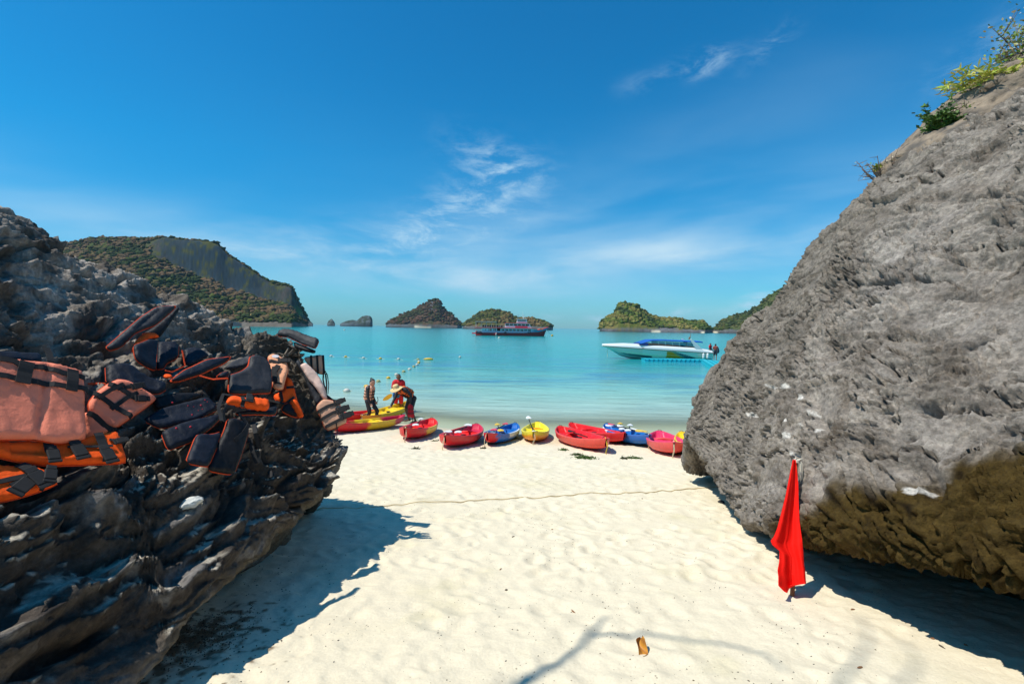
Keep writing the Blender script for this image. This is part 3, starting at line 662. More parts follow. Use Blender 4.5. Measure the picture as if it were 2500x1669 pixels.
island('islet', 'low flat islet with a blunt cliff at its right end, left of the peaked island', [(830, 790), (838, 786), (850, 782), (860, 780), (870, 783), (877, 778), (884, 772), (895, 770), (903, 771), (908, 776), (909, 785), (909.5, 791)], 1500, 60, nx=110, ny=40, seed=4, rockc=(0.09, 0.11, 0.12), veg=(0.035, 0.05, 0.03), dry=(0.05, 0.055, 0.035), bare=0.3)
pk = island('island', 'brown wooded island rising to a tall rounded peak', [(942, 792), (948, 786), (960, 780), (975, 770), (990, 763), (1002, 761), (1012, 755), (1025, 745), (1040, 739), (1050, 732), (1062, 729), (1072, 730), (1078, 739), (1079, 748), (1090, 757), (1100, 765), (1112, 776), (1122, 784), (1128, 793)],
       1300, 170, nx=240, ny=80, seed=5, cliff=0.12, veg=(0.050, 0.052, 0.022), dry=(0.115, 0.065, 0.042), rockc=(0.09, 0.105, 0.11), bare=0.05, beach=[(1012, 1052)], crag=[(1060, 745, 22, 14)], crown=0.5)
crowns(*pk, 1500, 2.6, 'woodland', 'dry scrub covering the peaked island', 6, [(0.045, 0.05, 0.02), (0.11, 0.062, 0.04), (0.08, 0.055, 0.03)], rows=(4, 50))
rd = island('island', 'rounded green island behind the red ferry', [(1129, 794), (1140, 785), (1150, 779), (1162, 768), (1175, 762), (1190, 757), (1202, 756), (1215, 757), (1230, 760), (1243, 763), (1252, 770), (1262, 775), (1275, 777), (1300, 777), (1315, 781), (1330, 786), (1343, 791), (1349, 797), (1350, 801)],
       1000, 150, nx=240, ny=80, seed=6, cliff=0.20, veg=(0.075, 0.085, 0.025), dry=(0.15, 0.10, 0.045), rockc=(0.11, 0.12, 0.125), bare=0.03, crown=0.5)
crowns(*rd, 1800, 2.8, 'woodland', 'olive green trees covering the rounded island', 7, [(0.04, 0.05, 0.02), (0.07, 0.085, 0.02), (0.09, 0.09, 0.03), (0.14, 0.10, 0.04)], rows=(5, 50))
gr = island('island', 'long green island with a knobbly grey crag, left of centre behind the speedboat', [(1464, 803), (1466, 790), (1472, 783), (1485, 772), (1498, 763), (1506, 752), (1508, 744), (1514, 739), (1524, 738), (1535, 741), (1548, 742), (1558, 745), (1568, 756), (1580, 764), (1595, 772), (1610, 776), (1630, 777), (1652, 776), (1668, 781), (1675, 786), (1692, 784), (1710, 784), (1722, 789), (1730, 797), (1738, 804)],
       800, 140, nx=280, ny=80, seed=7, cliff=0.16, veg=(0.085, 0.105, 0.020), dry=(0.17, 0.135, 0.045), rockc=(0.13, 0.13, 0.135), bare=0.0, crag=[(1530, 752, 24, 13), (1625, 797, 30, 10)], beach=[(1590, 1612), (1712, 1720)], crown=0.5)
crowns(*gr, 2600, 3.0, 'woodland', 'yellowish green trees covering the island with the crag', 8, [(0.04, 0.06, 0.02), (0.07, 0.10, 0.018), (0.11, 0.13, 0.03), (0.17, 0.15, 0.045)], rows=(5, 50))
rt = island('island', 'steep green island sloping up behind the right boulder', [(1737, 804), (1745, 800), (1752, 790), (1765, 779), (1790, 770), (1820, 763), (1845, 750), (1870, 727), (1890, 712), (1930, 690), (2000, 670), (2100, 680), (2200, 720), (2300, 808)],
       850, 160, nx=260, ny=80, seed=8, cliff=0.10, veg=(0.06, 0.085, 0.022), dry=(0.10, 0.095, 0.035), rockc=(0.12, 0.12, 0.12), bare=0.0, beach=[(1738, 1752)], crown=0.5)
crowns(*rt, 1600, 3.0, 'woodland', 'green trees covering the steep island at the right', 9, [(0.06, 0.08, 0.02), (0.09, 0.09, 0.03), (0.04, 0.055, 0.02)], rows=(5, 50))

# ------------------------------------------------------------------ common materials
def flat(name, c, r=0.5, **k): return mat(name, c, rough=r, **k)
M_WHITE = flat('white_paint', (0.72, 0.72, 0.70), 0.4); M_RED = flat('red_paint', (0.60, 0.016, 0.025), 0.4); M_DKRED = flat('dark_red_paint', (0.85, 0.012, 0.020), 0.45)
M_GLASS = flat('dark_glass', (0.012, 0.016, 0.02), 0.08, coat=0.5); M_TEALG = flat('tinted_glass', (0.05, 0.24, 0.24), 0.15); M_BLACK = flat('black_rubber', (0.012, 0.012, 0.013), 0.7)
M_BLUEGREY = flat('blue_grey_paint', (0.16, 0.25, 0.37), 0.45); M_STEEL = flat('grey_steel', (0.32, 0.33, 0.34), 0.4, metal=0.3)
M_YEL = flat('yellow_float', (0.62, 0.38, 0.02), 0.5); M_OFFW = flat('weathered_white', (0.55, 0.52, 0.45), 0.6); M_ROPE = flat('pale_rope', (0.68, 0.56, 0.36), 0.9)
M_FLOAT2 = flat('mossy_float', (0.34, 0.33, 0.14), 0.7)
M_STRAP = mat('black_webbing', (0.010, 0.010, 0.011), rough=0.85, n_scale=60, n_amt=0.3)

# ------------------------------------------------------------------ ferry
def hull(L, W, prof, nx=60, names=('hull',)):
    """prof(t) -> list of (y, z) half-section points from keel to rail, t from stern -1 to bow 1"""
    ts = np.linspace(-1, 1, nx); V = []; m = None
    for t in ts:
        s_ = prof(t); m = len(s_)
        V += [(a[0] if len(a) > 2 else t*L/2, -a[-2], a[-1]) for a in s_][::-1]+[(a[0] if len(a) > 2 else t*L/2, a[-2], a[-1]) for a in s_]
    k = 2*m; Fc = [(i*k+j, i*k+j+1, (i+1)*k+j+1, (i+1)*k+j) for i in range(nx-1) for j in range(k-1)]
    Fc += [tuple(range(k))[::-1], tuple((nx-1)*k+j for j in range(k))]
    Fc += [(i*k, (i+1)*k, (i+1)*k+k-1, i*k+k-1) for i in range(nx-1)]
    return np.array(V), Fc
def tyre(x, y, z, r, parent):
    m = MB(); n = 14; V = []; Fc = []
    for i in range(n):
        a = 2*math.pi*i/n
        for j in range(6):
            b = 2*math.pi*j/6; rr = r*0.75+r*0.27*math.cos(b); V.append((x+rr*math.cos(a), y+r*0.3*math.sin(b), z+rr*math.sin(a)))
    Fc = [(i*6+j, i*6+(j+1) % 6, ((i+1) % n)*6+(j+1) % 6, ((i+1) % n)*6+j) for i in range(n) for j in range(6)]
    m.add(V, Fc); return m.build('tyre_fender', M_BLACK, parent, smooth=True)
def ferry():
    c = Wt(1247, 819.5); D = c[1]; k = D/F           # metres per photo pixel at the boat
    t = thing('ferry', 'red and white two-deck passenger ferry moored in the bay', 'ferry', (c[0], D, 0), R(1.5))
    Lh = 172*k; x0 = lambda px: (px-1247)*k
    z0 = lambda py: (819.5-py)*k
    def prof(s):
        x = x0(1162)+(s+1)/2*(x0(1336)-x0(1162)); rail = np.interp(s, [-1, 0.3, 0.75, 1], [z0(808.5), z0(808), z0(804.5), z0(798)])
        W = 3.1*(1-max(0, (s-0.35)/0.65)**2.2)**0.8 if s < 1 else 0.05; W *= np.interp(s, [-1, -0.8], [0.85, 1]); W = max(W, 0.06)
        xb = x-0.0; wl = x-(max(0, (s-0.5)/0.5)**1.5)*(x0(1336)-x0(1327))
        return [(wl, 0.0, -1.0), (wl, W*0.75, -0.6), (wl, W*0.92, 0.05), (lerp(wl, x, 0.5), W*0.97, rail*0.5), (x, W, rail)]
    V, Fc = hull(Lh, 3, prof, 50); mesh('hull', V, Fc, M_DKRED, t, smooth=False)
    def prof2(s):
        x = x0(1164)+(s+1)/2*(x0(1337)-x0(1164)); r0 = np.interp(s, [-1, 0.3, 0.75, 1], [z0(812.5), z0(812), z0(809), z0(803)]); r1 = np.interp(s, [-1, 0.3, 0.75, 1], [z0(808.5), z0(807.6), z0(804.2), z0(798)])
        W = 3.1*(1-max(0, (s-0.35)/0.65)**2.2)**0.8 if s < 1 else 0.05; W = max(W, 0.06)*1.02+0.04; W *= np.interp(s, [-1, -0.8], [0.85, 1])
        return [(x, W*0.97, r0), (x, W, r0+0.05), (x, W+0.02, r1)]
    V, Fc = hull(Lh, 3, prof2, 50); mesh('painted_band', V, Fc, M_BLUEGREY, t, smooth=False)
    # bow rail, red
    m = MB(); m.tube([(x0(px), -y, z0(py)) for px, y, py in [(1300, 2.7, 806.3), (1312, 2.2, 805), (1325, 1.2, 801.5), (1337, 0.1, 797.8)]], 0.22, 6)
    m.tube([(x0(px), y, z0(py)) for px, y, py in [(1300, 2.7, 806.3), (1312, 2.2, 805), (1325, 1.2, 801.5), (1337, 0.1, 797.8)]], 0.22, 6)
    m.build('bow_rail', M_RED, t)
    # lower cabin with its openings
    m = MB(); a, b = x0(1177), x0(1311); zt, zb = z0(801.5), z0(809.5)
    m.box(((x0(1177)+x0(1213))/2, 0, (zt+zb)/2), (x0(1213)-x0(1177), 5.0, zt-zb)); m.box(((x0(1222)+x0(1302))/2, 0, (zt+zb)/2), (x0(1302)-x0(1222), 5.2, zt-zb))
    m.prism([(x0(1302), zb), (x0(1312), zb), (x0(1307), zt), (x0(1302), zt)], -2.5, 2.5)
    m.build('lower_cabin', M_WHITE, t)
    for i in range(8):
        xx = x0(1227.5+i*9.1); m = MB(); m.box((xx, -2.63, z0(805.2)), (7.6*k, 0.08, 4.6*k)); w = m.build('window', M_TEALG, t)
        m = MB(); m.box((xx+0.2, -2.69, z0(806.3)), (4*k, 0.05, 2.2*k)); m.build('seat_back', M_GLASS, w)
    for px, w_ in [(1194, 1.6), (1198.5, 3.2), (1206, 2.0), (1210, 1.8), (1186, 2.5)]:
        m = MB(); m.box((x0(px), -2.53, z0(805.5)), (w_*k, 0.08, 6.0*k if px > 1190 else 1.8*k)); m.build('doorway', M_GLASS, t)
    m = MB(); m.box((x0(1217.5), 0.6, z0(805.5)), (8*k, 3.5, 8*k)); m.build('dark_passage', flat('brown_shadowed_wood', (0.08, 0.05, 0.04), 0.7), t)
    # decks
    m = MB(); m.box(((x0(1160)+x0(1310))/2, 0, z0(800.5)), (x0(1310)-x0(1160), 6.2, 1.6*k)); m.build('upper_deck', M_RED, t)
    m = MB(); m.box(((x0(1152.5)+x0(1166))/2, 0, z0(814.5)), (13*k, 4.4, 2.6*k)); m.build('stern_platform', M_DKRED, t)
    # upper cabin
    m = MB(); zt, zb = z0(789), z0(799.8)
    m.prism([(x0(1232), zb), (x0(1297), zb), (x0(1291), zt), (x0(1233), zt)], -2.1, 2.1); m.build('upper_cabin', M_WHITE, t)
    m = MB(); m.box(((x0(1231)+x0(1292))/2, 0, z0(788.6)), (61*k, 4.8, 1.1*k)); m.build('cabin_roof', M_RED, t)
    for i in range(6):
        m = MB(); m.box((x0(1238+i*9.7), -2.13, z0(792.6)), (7.9*k, 0.08, 3.6*k)); m.build('window', M_GLASS, t)
    m = MB(); m.box((x0(1272), -2.15, z0(797)), (30*k, 0.08, 3.8*k)); m.build('banner', flat('pink_banner', (0.5, 0.03, 0.08), 0.6), t)
    # wheelhouse
    m = MB(); m.prism([(x0(1260), z0(788)), (x0(1287), z0(788)), (x0(1284), z0(779)), (x0(1263), z0(779))], -1.5, 1.5); m.build('wheelhouse', M_WHITE, t)
    m = MB(); m.box((x0(1273), 0, z0(778.5)), (26*k, 3.6, 1.0*k)); m.build('wheelhouse_roof', M_OFFW, t)
    for i in range(4):
        m = MB(); m.box((x0(1266+i*4.8), -1.53, z0(782)), (4.0*k, 0.06, 2.6*k)); m.build('window', M_GLASS, t)
    # rear canopy on posts
    m = MB(); m.box(((x0(1160)+x0(1212))/2, 0, z0(786.3)), (52*k, 5.6, 1.0*k)); cp = m.build('canopy', M_OFFW, t)
    m = MB(); m.box(((x0(1160)+x0(1212))/2, 0, z0(787.6)), (51*k, 5.4, 1.2*k)); m.build('canopy_trim', M_RED, cp)
    for px in (1162, 1175, 1188, 1200, 1211):
        for y in (-2.5, 2.5):
            m = MB(); m.tube([(x0(px), y, z0(800)), (x0(px), y, z0(787.5))], 0.07, 6); m.build('canopy_post', M_OFFW, t)
    rr = random.Random(3)
    for i in range(9):
        m = MB(); xx = x0(1180+i*5.6); m.box((xx, rr.uniform(-1.5, -0.4), z0(796.5)), (3.8*k, 0.6, rr.uniform(3.5, 6)*k), bev=0.1); m.build('deck_chair', [M_BLACK, flat('navy_cloth', (0.03, 0.07, 0.14), 0.8)][i % 2], t)
    # mast
    m = MB(); m.tube([(x0(1278), 0, z0(778)), (x0(1276), 0, z0(766))], [0.22, 0.09], 6); m.tube([(x0(1276), 0, z0(766)), (x0(1275), 0, z0(760))], 0.06, 5)
    m.box((x0(1276), 0, z0(769.5)), (3.4*k, 0.3, 0.3)); m.box((x0(1277), 0, z0(773.5)), (4.6*k, 0.6, 0.3)); m.tube([(x0(1278), 0, z0(768)), (x0(1284), 0, z0(778))], 0.05, 4); m.build('mast', M_WHITE, t)
    m = MB(); m.tube([(x0(1264), 0, z0(778)), (x0(1263.5), 0, z0(769))], 0.08, 5); m.box((x0(1264.5), 0, z0(769)), (2.2*k, 0.2, 0.2)); m.build('aerial', M_STEEL, t)
    tyre(x0(1166), -3.2, z0(812.5), 3.2*k, t); tyre(x0(1173.5), -3.2, z0(812.5), 3.2*k, t); tyre(x0(1233.5), -3.35, z0(812), 2.8*k, t); tyre(x0(1291), -3.05, z0(809), 3.4*k, t)
    m = MB(); m.capsule((x0(1211.5), -3.4, z0(817.5)), (x0(1211.5), -3.4, z0(814.5)), 0.32, 0.32, 8); m.build('fender', flat('pink_fender', (0.6, 0.35, 0.33), 0.5), t, smooth=True)
    m = MB(); m.tube([(x0(1318+6*math.cos(a/8*math.pi*2)), -1.75, z0(802.8-1.5*math.sin(a/8*math.pi*2))) for a in range(9)], 0.18, 6); m.build('life_ring', flat('orange_ring', (0.7, 0.16, 0.03), 0.5), t)
ferry()

# ------------------------------------------------------------------ speedboat
def speedboat():
    c = Wt(1600, 876); D = c[1]; k = D/F
    t = thing('speedboat', 'white speedboat with a blue canopy moored at the floating dock', 'speedboat', (c[0], D, 0), R(2))
    x0 = lambda px: (px-1600)*k; z0 = lambda py: (875-py)*k
    sc = 1.0
    def W(s): return max(0.05, 1.45*(1-max(0, (0.35-s)/1.35)**2.0 if s < 0.35 else 1.45*1))  if False else max(0.05, 1.45*(1-max(0.0, (0.2-s)/1.2)**2.4)**0.7 if s > -1 else 0.05)
    X = lambda s: lerp(x0(1468), x0(1731), (s+1)/2)
    rail = lambda s: np.interp(s, [-1, -0.6, 0, 0.75, 1], [z0(841.5), z0(839), z0(841.5), z0(846), z0(853)])
    knuck = lambda s: np.interp(s, [-1, -0.6, 0, 0.6, 1], [z0(844.5), z0(847.5), z0(852), z0(855.5), z0(858)])
    keel = lambda s: np.interp(s, [-1, -0.9, -0.78, -0.66, -0.5, 0, 1], [z0(845.5), z0(850), z0(859), z0(868), z0(874), -0.35, -0.4])
    def prof(s):
        w = W(s); kn = knuck(s); ke = min(keel(s), kn-0.02)
        return [(X(s), 0.02, ke), (X(s), w*0.62, lerp(ke, kn, 0.30)), (X(s), w*0.93, lerp(ke, kn, 0.6)), (X(s), w, kn)]
    V, Fc = hull(1, 1, prof, 70); col = np.zeros((len(V), 3)); 
    n = 1; ts = V[:, 0]; pxs = ts/k+1600; pys = 875-V[:, 2]/k
    col[:] = (0.55, 0.66, 0.56)
    # finer side mesh for the painted sweeps
    def side():
        vs, fs, cs = [], [], []; nx, nz = 150, 16
        for i in range(nx):
            s = lerp(-0.985, 0.995, i/(nx-1)); w = W(s); kn = knuck(s); ke = min(keel(s), kn-0.02)
            for j in range(nz):
                u = j/(nz-1); zz = lerp(lerp(ke, kn, 0.30), kn, u); ww = np.interp(u, [0, 0.43, 1], [0.62, 0.93, 1.0])*w+0.012
                vs.append((X(s), -ww, zz)); px = X(s)/k+1600; py = 875-zz/k
                c_ = (0.90, 0.68, 0.52) if px < 1560 else (0.92, 0.74, 0.60)
                low = py > np.interp(px, [1480, 1500, 1575, 1590], [868, 859, 866, 868])
                if px < 1585 and low: c_ = (0.02, 0.13, 0.14)
                cy = np.interp(px, [1615, 1640, 1660, 1690], [854.5, 857, 862, 870])
                if px > 1617 and px < 1690 and py > cy-0.5: 
                    cx = px-(py-855)*1.8
                    if cx < 1628: c_ = (1.0, 0.27, 0.0)
                    elif cx < 1636: c_ = (0.30, 0.27, 0.14)
                    elif cx < 1664: c_ = (0.02, 0.10, 0.13)
                cs.append(c_)
        return vs, grid_faces(nx, nz), cs
    h = mesh('hull', V, Fc, mat('hull_gelcoat', attr=True, rough=0.25, coat=0.4), t, smooth=False, cols=col)
    vs, fs, cs = side(); mesh('painted_side', vs, fs, mat('painted_gelcoat', attr=True, rough=0.3, coat=0.3), t, cols=cs)
    m = MB(); m.tube([(X(s), -W(s)-0.02, knuck(s)) for s in np.linspace(-0.99, 0.99, 40)], 0.05, 5); m.build('rub_rail', flat('green_rubber', (0.03, 0.10, 0.08), 0.5), t)
    def prof3(s):
        w = W(s); return [(X(s), w*0.99, knuck(s)+0.01), (X(s), w*0.98, lerp(knuck(s), rail(s), 0.5)), (X(s), w*0.86, rail(s)), (X(s), w*0.4, rail(s)+0.08), (X(s), 0.01, rail(s)+0.10)]
    V, Fc = hull(1, 1, prof3, 60); mesh('deck', V, Fc, flat('white_gelcoat', (0.80, 0.80, 0.77), 0.3, coat=0.3), t, smooth=False)
    # wind screen band and interior
    m = MB(); m.prism([(x0(1552), z0(841)), (x0(1563), z0(835)), (x0(1580), z0(835.5)), (x0(1690), z0(843)), (x0(1690), z0(849)), (x0(1600), z0(843.5))], -1.22, 1.22); m.build('windscreen', M_GLASS, t)
    m = MB(); m.prism([(x0(1553), z0(840)), (x0(1558), z0(836)), (x0(1575), z0(836)), (x0(1572), z0(841))], -1.25, 1.25); m.build('front_cowl', flat('blue_cowl', (0.02, 0.06, 0.30), 0.4), t)
    # side glass panes, each with posts
    for i in range(6):
        a = 1582+i*17; m = MB(); m.prism([(x0(a+1), z0(836+i*1.1)), (x0(a+15.5), z0(837+i*1.1)), (x0(a+15.5), z0(831.3+i*0.5)), (x0(a+1), z0(831+i*0.5))], -1.18, -1.15)
        m.build('side_pane', flat('pale_glass', (0.10, 0.30, 0.33), 0.15), t)
        m = MB(); m.tube([(x0(a), -1.2, z0(838+i*1.1)), (x0(a), -1.2, z0(830))], 0.03, 5); m.build('canopy_post', M_STEEL, t)
    # canopy, arched
    V, Fc = [], []; nx, ny = 50, 13
    for i in range(nx):
        px = lerp(1553, 1705, i/(nx-1)); top = np.interp(px, [1553, 1565, 1580, 1610, 1670, 1700, 1705], [834.5, 831, 826.2, 825.6, 827.5, 828, 829])
        for j in range(ny):
            a = math.pi*(j/(ny-1)); V.append((x0(px), -1.35*math.cos(a), z0(top+3.6)+2.8*k*math.sin(a)**0.6))
    f1 = grid_faces(nx, ny).tolist(); n0 = len(V); V += [(v[0], v[1]*0.97, v[2]-0.06) for v in V]; f1 += [[q+n0 for q in f[::-1]] for f in f1]
    for i in range(nx-1):
        for j in (0, ny-1): f1.append([i*ny+j, (i+1)*ny+j, n0+(i+1)*ny+j, n0+i*ny+j])
    for i in (0, nx-1):
        for j in range(ny-1): f1.append([i*ny+j, i*ny+j+1, n0+i*ny+j+1, n0+i*ny+j])
    mesh('canopy', V, f1, mat('blue_canvas', (0.006, 0.10, 0.42), rough=0.6, n_scale=1.5, n_amt=0.2), t)
    for y in (-1.3, 1.3):
        m = MB(); m.prism([(x0(1673), z0(826)), (x0(1677), z0(824.5)), (x0(1692), z0(837)), (x0(1712), z0(857)), (x0(1731), z0(871)), (x0(1716), z0(871)), (x0(1690), z0(850))], y-0.07, y+0.07); m.build('arch', M_WHITE, t)
    m = MB(); m.tube([(x0(1675), -1, z0(826)), (x0(1676), -1, z0(819))], 0.06, 6); m.tube([(x0(1677), -1, z0(820)), (x0(1677.5), -1, z0(811))], 0.025, 5); m.tube([(x0(1672), -1, z0(825)), (x0(1674), -1, z0(821)), (x0(1678), -1, z0(818.5))], 0.04, 5); m.build('antenna', flat('brown_antenna', (0.25, 0.13, 0.06), 0.5), t)
    for px in (1703.5, 1713.5):
        m = MB(); m.capsule((x0(px), -1.75, z0(868)), (x0(px), -1.75, z0(860)), 0.15, 0.13, 8); m.build('fender', M_WHITE, t, smooth=True)
    m = MB(); m.box((x0(1560), -1.39, z0(846.6)), (6*k, 0.02, 1.6*k)); m.build('registration_plate', flat('grey_letters', (0.25, 0.25, 0.25), 0.5), t)
    m = MB(); m.box((x0(1683), -1.40, z0(853)), (11*k, 0.02, 1.6*k)); m.build('side_vent', M_BLACK, t)
    m = MB(); m.box((x0(1733), 0, z0(862)), (0.55, 0.5, 1.0), bev=0.12); m.build('outboard_motor', flat('grey_motor', (0.10, 0.12, 0.14), 0.4), t)
    m = MB(); m.tube([(x0(1481), -0.05, z0(848)), (x0(1481.5), -0.05, z0(872))], 0.02, 4); m.build('anchor_line', M_ROPE, t)
speedboat()

# ------------------------------------------------------------------ floating dock
def dock():
    a = Wt(1578, 882); b = Wt(1712, 884); c = Wt(1755, 913)
    t = thing('floating_dock', 'turquoise dock of floating cubes running beside the speedboat to the shore', 'dock', (a[0], a[1], 0))
    M_D = mat('turquoise_plastic', (0.015, 0.42, 0.50), rough=0.45, n_scale=1.2, n_amt=0.25, bumps=[('n', 12, 0.2, 0.02)])
    proto = MB(); proto.box((0, 0, 0.10), (0.47, 0.47, 0.42), bev=0.07)
    for s in (-1, 1):
        for r_ in (-1, 1): proto.tube([(s*0.236, r_*0.236, 0.26), (s*0.236, r_*0.236, 0.33)], 0.05, 8)
    p0 = proto.build('float_block', M_D, t); first = True
    lp = MB(); 
    def place(x, y, rz):
        nonlocal first
        o = p0 if first else p0.copy()
        if not first: COL.objects.link(o); o.parent = t
        first = False; o.location = (x-a[0], y-a[1], 0.0+random.uniform(-0.01, 0.012)); o.rotation_euler = (0, 0, rz)
    n = int((b[0]-a[0])/0.5)+2
    ang = math.atan2(b[1]-a[1], b[0]-a[0])
    for i in range(n):
        for j in range(3): place(a[0]+i*0.5*math.cos(ang)-j*0.5*math.sin(ang), a[1]+i*0.5*math.sin(ang)+j*0.5*math.cos(ang), ang)
    d = c-b; an2 = math.atan2(d[1], d[0]); L = 22.0
    # side connecting lugs seen as dark gaps
    for i in range(int(L/0.5)):
        for j in range(3): 
            x = b[0]+0.3+(i+0.3)*0.5*math.cos(an2)-(j-0.3)*0.5*math.sin(an2); y = b[1]-0.35+(i+0.3)*0.5*math.sin(an2)+(j-0.3)*0.5*math.cos(an2)
            place(x, y, an2)
dock()

# ------------------------------------------------------------------ buoys
def buoys():
    a = []
    for i, (x, y) in enumerate([(30, 325), (160, 330), (315, 342), (465, 347), (625, 352), (797, 355), (805, 372), (803, 385), (788, 402), (760, 418), (722, 442), (671, 463), (606, 490), (535, 520), (447, 550), (340, 595), (168, 637)]):
        a.append((800+x/3.614, 780+y/3.614))
    horiz = a[:6]; diag = a[6:]
    names_h = ['white float at the left end of the far row of floats', 'yellow float second from the left in the far row', 'white float third from the left in the far row', 'yellow float fourth from the left in the far row', 'white float fifth from the left in the far row', 'brownish float at the corner where both float rows meet']
    names_d = ['first float of the slanting row, just below the corner', 'second float of the slanting row, close under the corner', 'third float of the slanting row, white', 'fourth float of the slanting row, yellowish', 'fifth float of the slanting row from the far corner', 'sixth float of the slanting row from the far corner', 'white float right behind the head of the standing man', 'yellow float just left of the standing man', 'pale float between the woman and the standing man', 'float right beside the face of the woman', 'mossy pale float left of the woman, nearest to the beach']
    def buoy(px, py, r, mt, label, grp=None, elong=1.0):
        c = Wt(px, py); m = MB()
        t = thing('buoy', label, 'buoy', (c[0], c[1], 0), 0, grp)
        m.ball((0, 0, r*0.35), (r*elong, r, r*0.95), 12); m.build('float', mt, t, smooth=True)
        m = MB(); m.tube([(-r*elong*1.12, 0, r*0.3), (r*elong*1.12, 0, r*0.3)], r*0.2, 6); m.build('collar', M_OFFW if mt is not M_OFFW else M_FLOAT2, t)
        return c
    pts = []
    for i, (px, py) in enumerate(horiz): pts.append(buoy(px, py, 0.13, [M_OFFW, M_YEL][i % 2] if i < 5 else M_FLOAT2, names_h[i], 'floats of the swimming line', 1.25))
    for i, (px, py) in enumerate(diag): pts.append(buoy(px, py, np.interp(i, [0, 10], [0.12, 0.115])*(1.25 if i > 9 else 1), [M_OFFW, M_YEL, M_OFFW, M_FLOAT2, M_OFFW, M_FLOAT2, M_OFFW, M_YEL, M_FLOAT2, M_YEL, M_OFFW][i], names_d[i], 'floats of the swimming line', 1.2))
    m = MB(); seg = []
    P0 = pts
    for i in range(len(P0)-1):
        for k in range(6): q = lerp(P0[i], P0[i+1], k/6); seg.append((q[0], q[1], 0.02-0.05*math.sin(math.pi*k/6)))
    seg.append((P0[-1][0], P0[-1][1], 0.02)); m.tube(seg, 0.018, 5); o = m.build('float_rope', M_ROPE, smooth=True); tag(o, 'thin rope threading the two rows of floats', 'rope')
    buoy(1046, 878, 0.16, M_YEL, 'long yellowish float lying right of the corner of the float rows', None, 3.2)
    buoy(1123, 872.5, 0.14, M_OFFW, 'lone small grey float well right of the float rows')
    buoy(841, 806, 0.55, M_OFFW, 'lone white mooring buoy far out at the left')
    buoy(1218.5, 826, 0.40, M_OFFW, 'white buoy floating just below the middle of the ferry')
    c = buoy(1348, 820, 0.55, M_YEL, 'yellow mooring buoy off the bow of the ferry')
    m = MB(); b = Wt(1247, 819.5); k = b[1]/F; s = (b[0]+(1334-1247)*k, b[1], (819.5-800)*k)
    m.tube([s, lerp(np.array(s), np.array(c), 0.5)+np.array([0, 0, -0.4]), (c[0], c[1], 0.5)], 0.05, 4); tag(m.build('mooring_line', M_BLACK), 'dark mooring line from the ferry bow to a yellow buoy', 'rope')
buoys()
# ------------------------------------------------------------------ kayaks
def M_KAYAK(): 
    m = mat('kayak_plastic', attr=True, rough=0.45, spec=0.3, n_scale=9, n_amt=0.13, bumps=[('n', 30, 0.12, 0.004)], rough_var=0.12)
    return m
MK = M_KAYAK()
KC = dict(red=(0.66, 0.012, 0.014), crimson=(0.55, 0.018, 0.06), yellow=(0.82, 0.52, 0.01), orange=(0.82, 0.28, 0.01), blue=(0.008, 0.12, 0.42), white=(0.74, 0.74, 0.72), pink=(0.70, 0.035, 0.12), coral=(0.75, 0.10, 0.06), lemon=(0.80, 0.66, 0.03))
def kayak_geo(L, W, pat, seed, sheer=0.10, seat=True, H=0.27):
    nx = 90; ts = np.linspace(-1, 1, nx); V, C, ids = [], [], []
    def Wd(t): return W*0.5*max(0.02, (1-abs(t)**2.2))**0.80
    def K(t): return 0.015+0.15*abs(t)**3.0
    def Gn(t): return H+sheer*abs(t)**2.4
    for t in ts:
        w, k, g = Wd(t), K(t), Gn(t); inner = sstep(1-abs(t), 0.06, 0.16)
        well = 0.13+0.03*abs(t)
        # seat hollows, leg wells and raised seat backs
        fl = well+0.035*math.sin(t*13+1)**2
        for c_, r_ in ((-0.42, 0.035), (0.30, 0.035)): fl += 0.10*math.exp(-((t-c_)/r_)**2)
        fl = lerp(g-0.012, min(fl, g-0.05), inner)
        x = t*L/2*(1.0)
        rake = 0.0
        sec = [(0, k), (w*0.45, k+0.008), (w*0.80, k+0.045), (w*0.97, lerp(k, g, 0.42)), (w*1.0, lerp(k, g, 0.75)), (w*1.03, g-0.025), (w*1.035, g-0.004), (w*0.99, g+0.008), (w*0.90, g+0.004),
               (w*0.84, lerp(fl, g, 0.55)), (w*0.78, fl+0.02), (w*0.5, fl), (w*0.22, fl+0.012), (0, fl+0.004)]
        for s_ in (-1, 1):
            for i, (y, z) in enumerate(sec): V.append((x*(1-0.11*abs(t)**5*np.clip(1-z/g, 0, 1)), s_*y, z)); C.append((t, y/max(w, 0.01), (z-k)/(g-k), i, s_))
    V = np.array(V); C = np.array(C); k = 14
    f = []
    for i in range(nx-1):
        for j in range(k-1):
            a = i*2*k+j; b = (i+1)*2*k+j; f.append((a, b, b+1, a+1)); a2, b2 = a+k, b+k; f.append((a2, a2+1, b2+1, b2))
    p = np.stack([C[:, 0]*4+seed*5.1, C[:, 1]*C[:, 4]*1.2, C[:, 2]], 1); nz = fbm(p*1.2, 3); n2 = fbm(p*4, 3)
    col = pat(C[:, 0]+nz*0.22, C[:, 2], C[:, 3], C[:, 4], nz)
    sc = sstep(n2+0.25*(np.abs(C[:, 3]-7) < 1.6), 0.25, 0.42)*(0.35); col = lerp(col, np.array([0.14, 0.07, 0.04]), (sc*sstep(fbm(p*11, 2), 0.0, 0.2))[:, None])
    fade = sstep(C[:, 3], 3, 5)*(1-sstep(C[:, 3], 5.5, 8))*0.08; col = lerp(col, np.array([0.62, 0.42, 0.38]), fade[:, None])
    rim = (C[:, 3] >= 7) & (C[:, 3] <= 9)
    return V, f, col
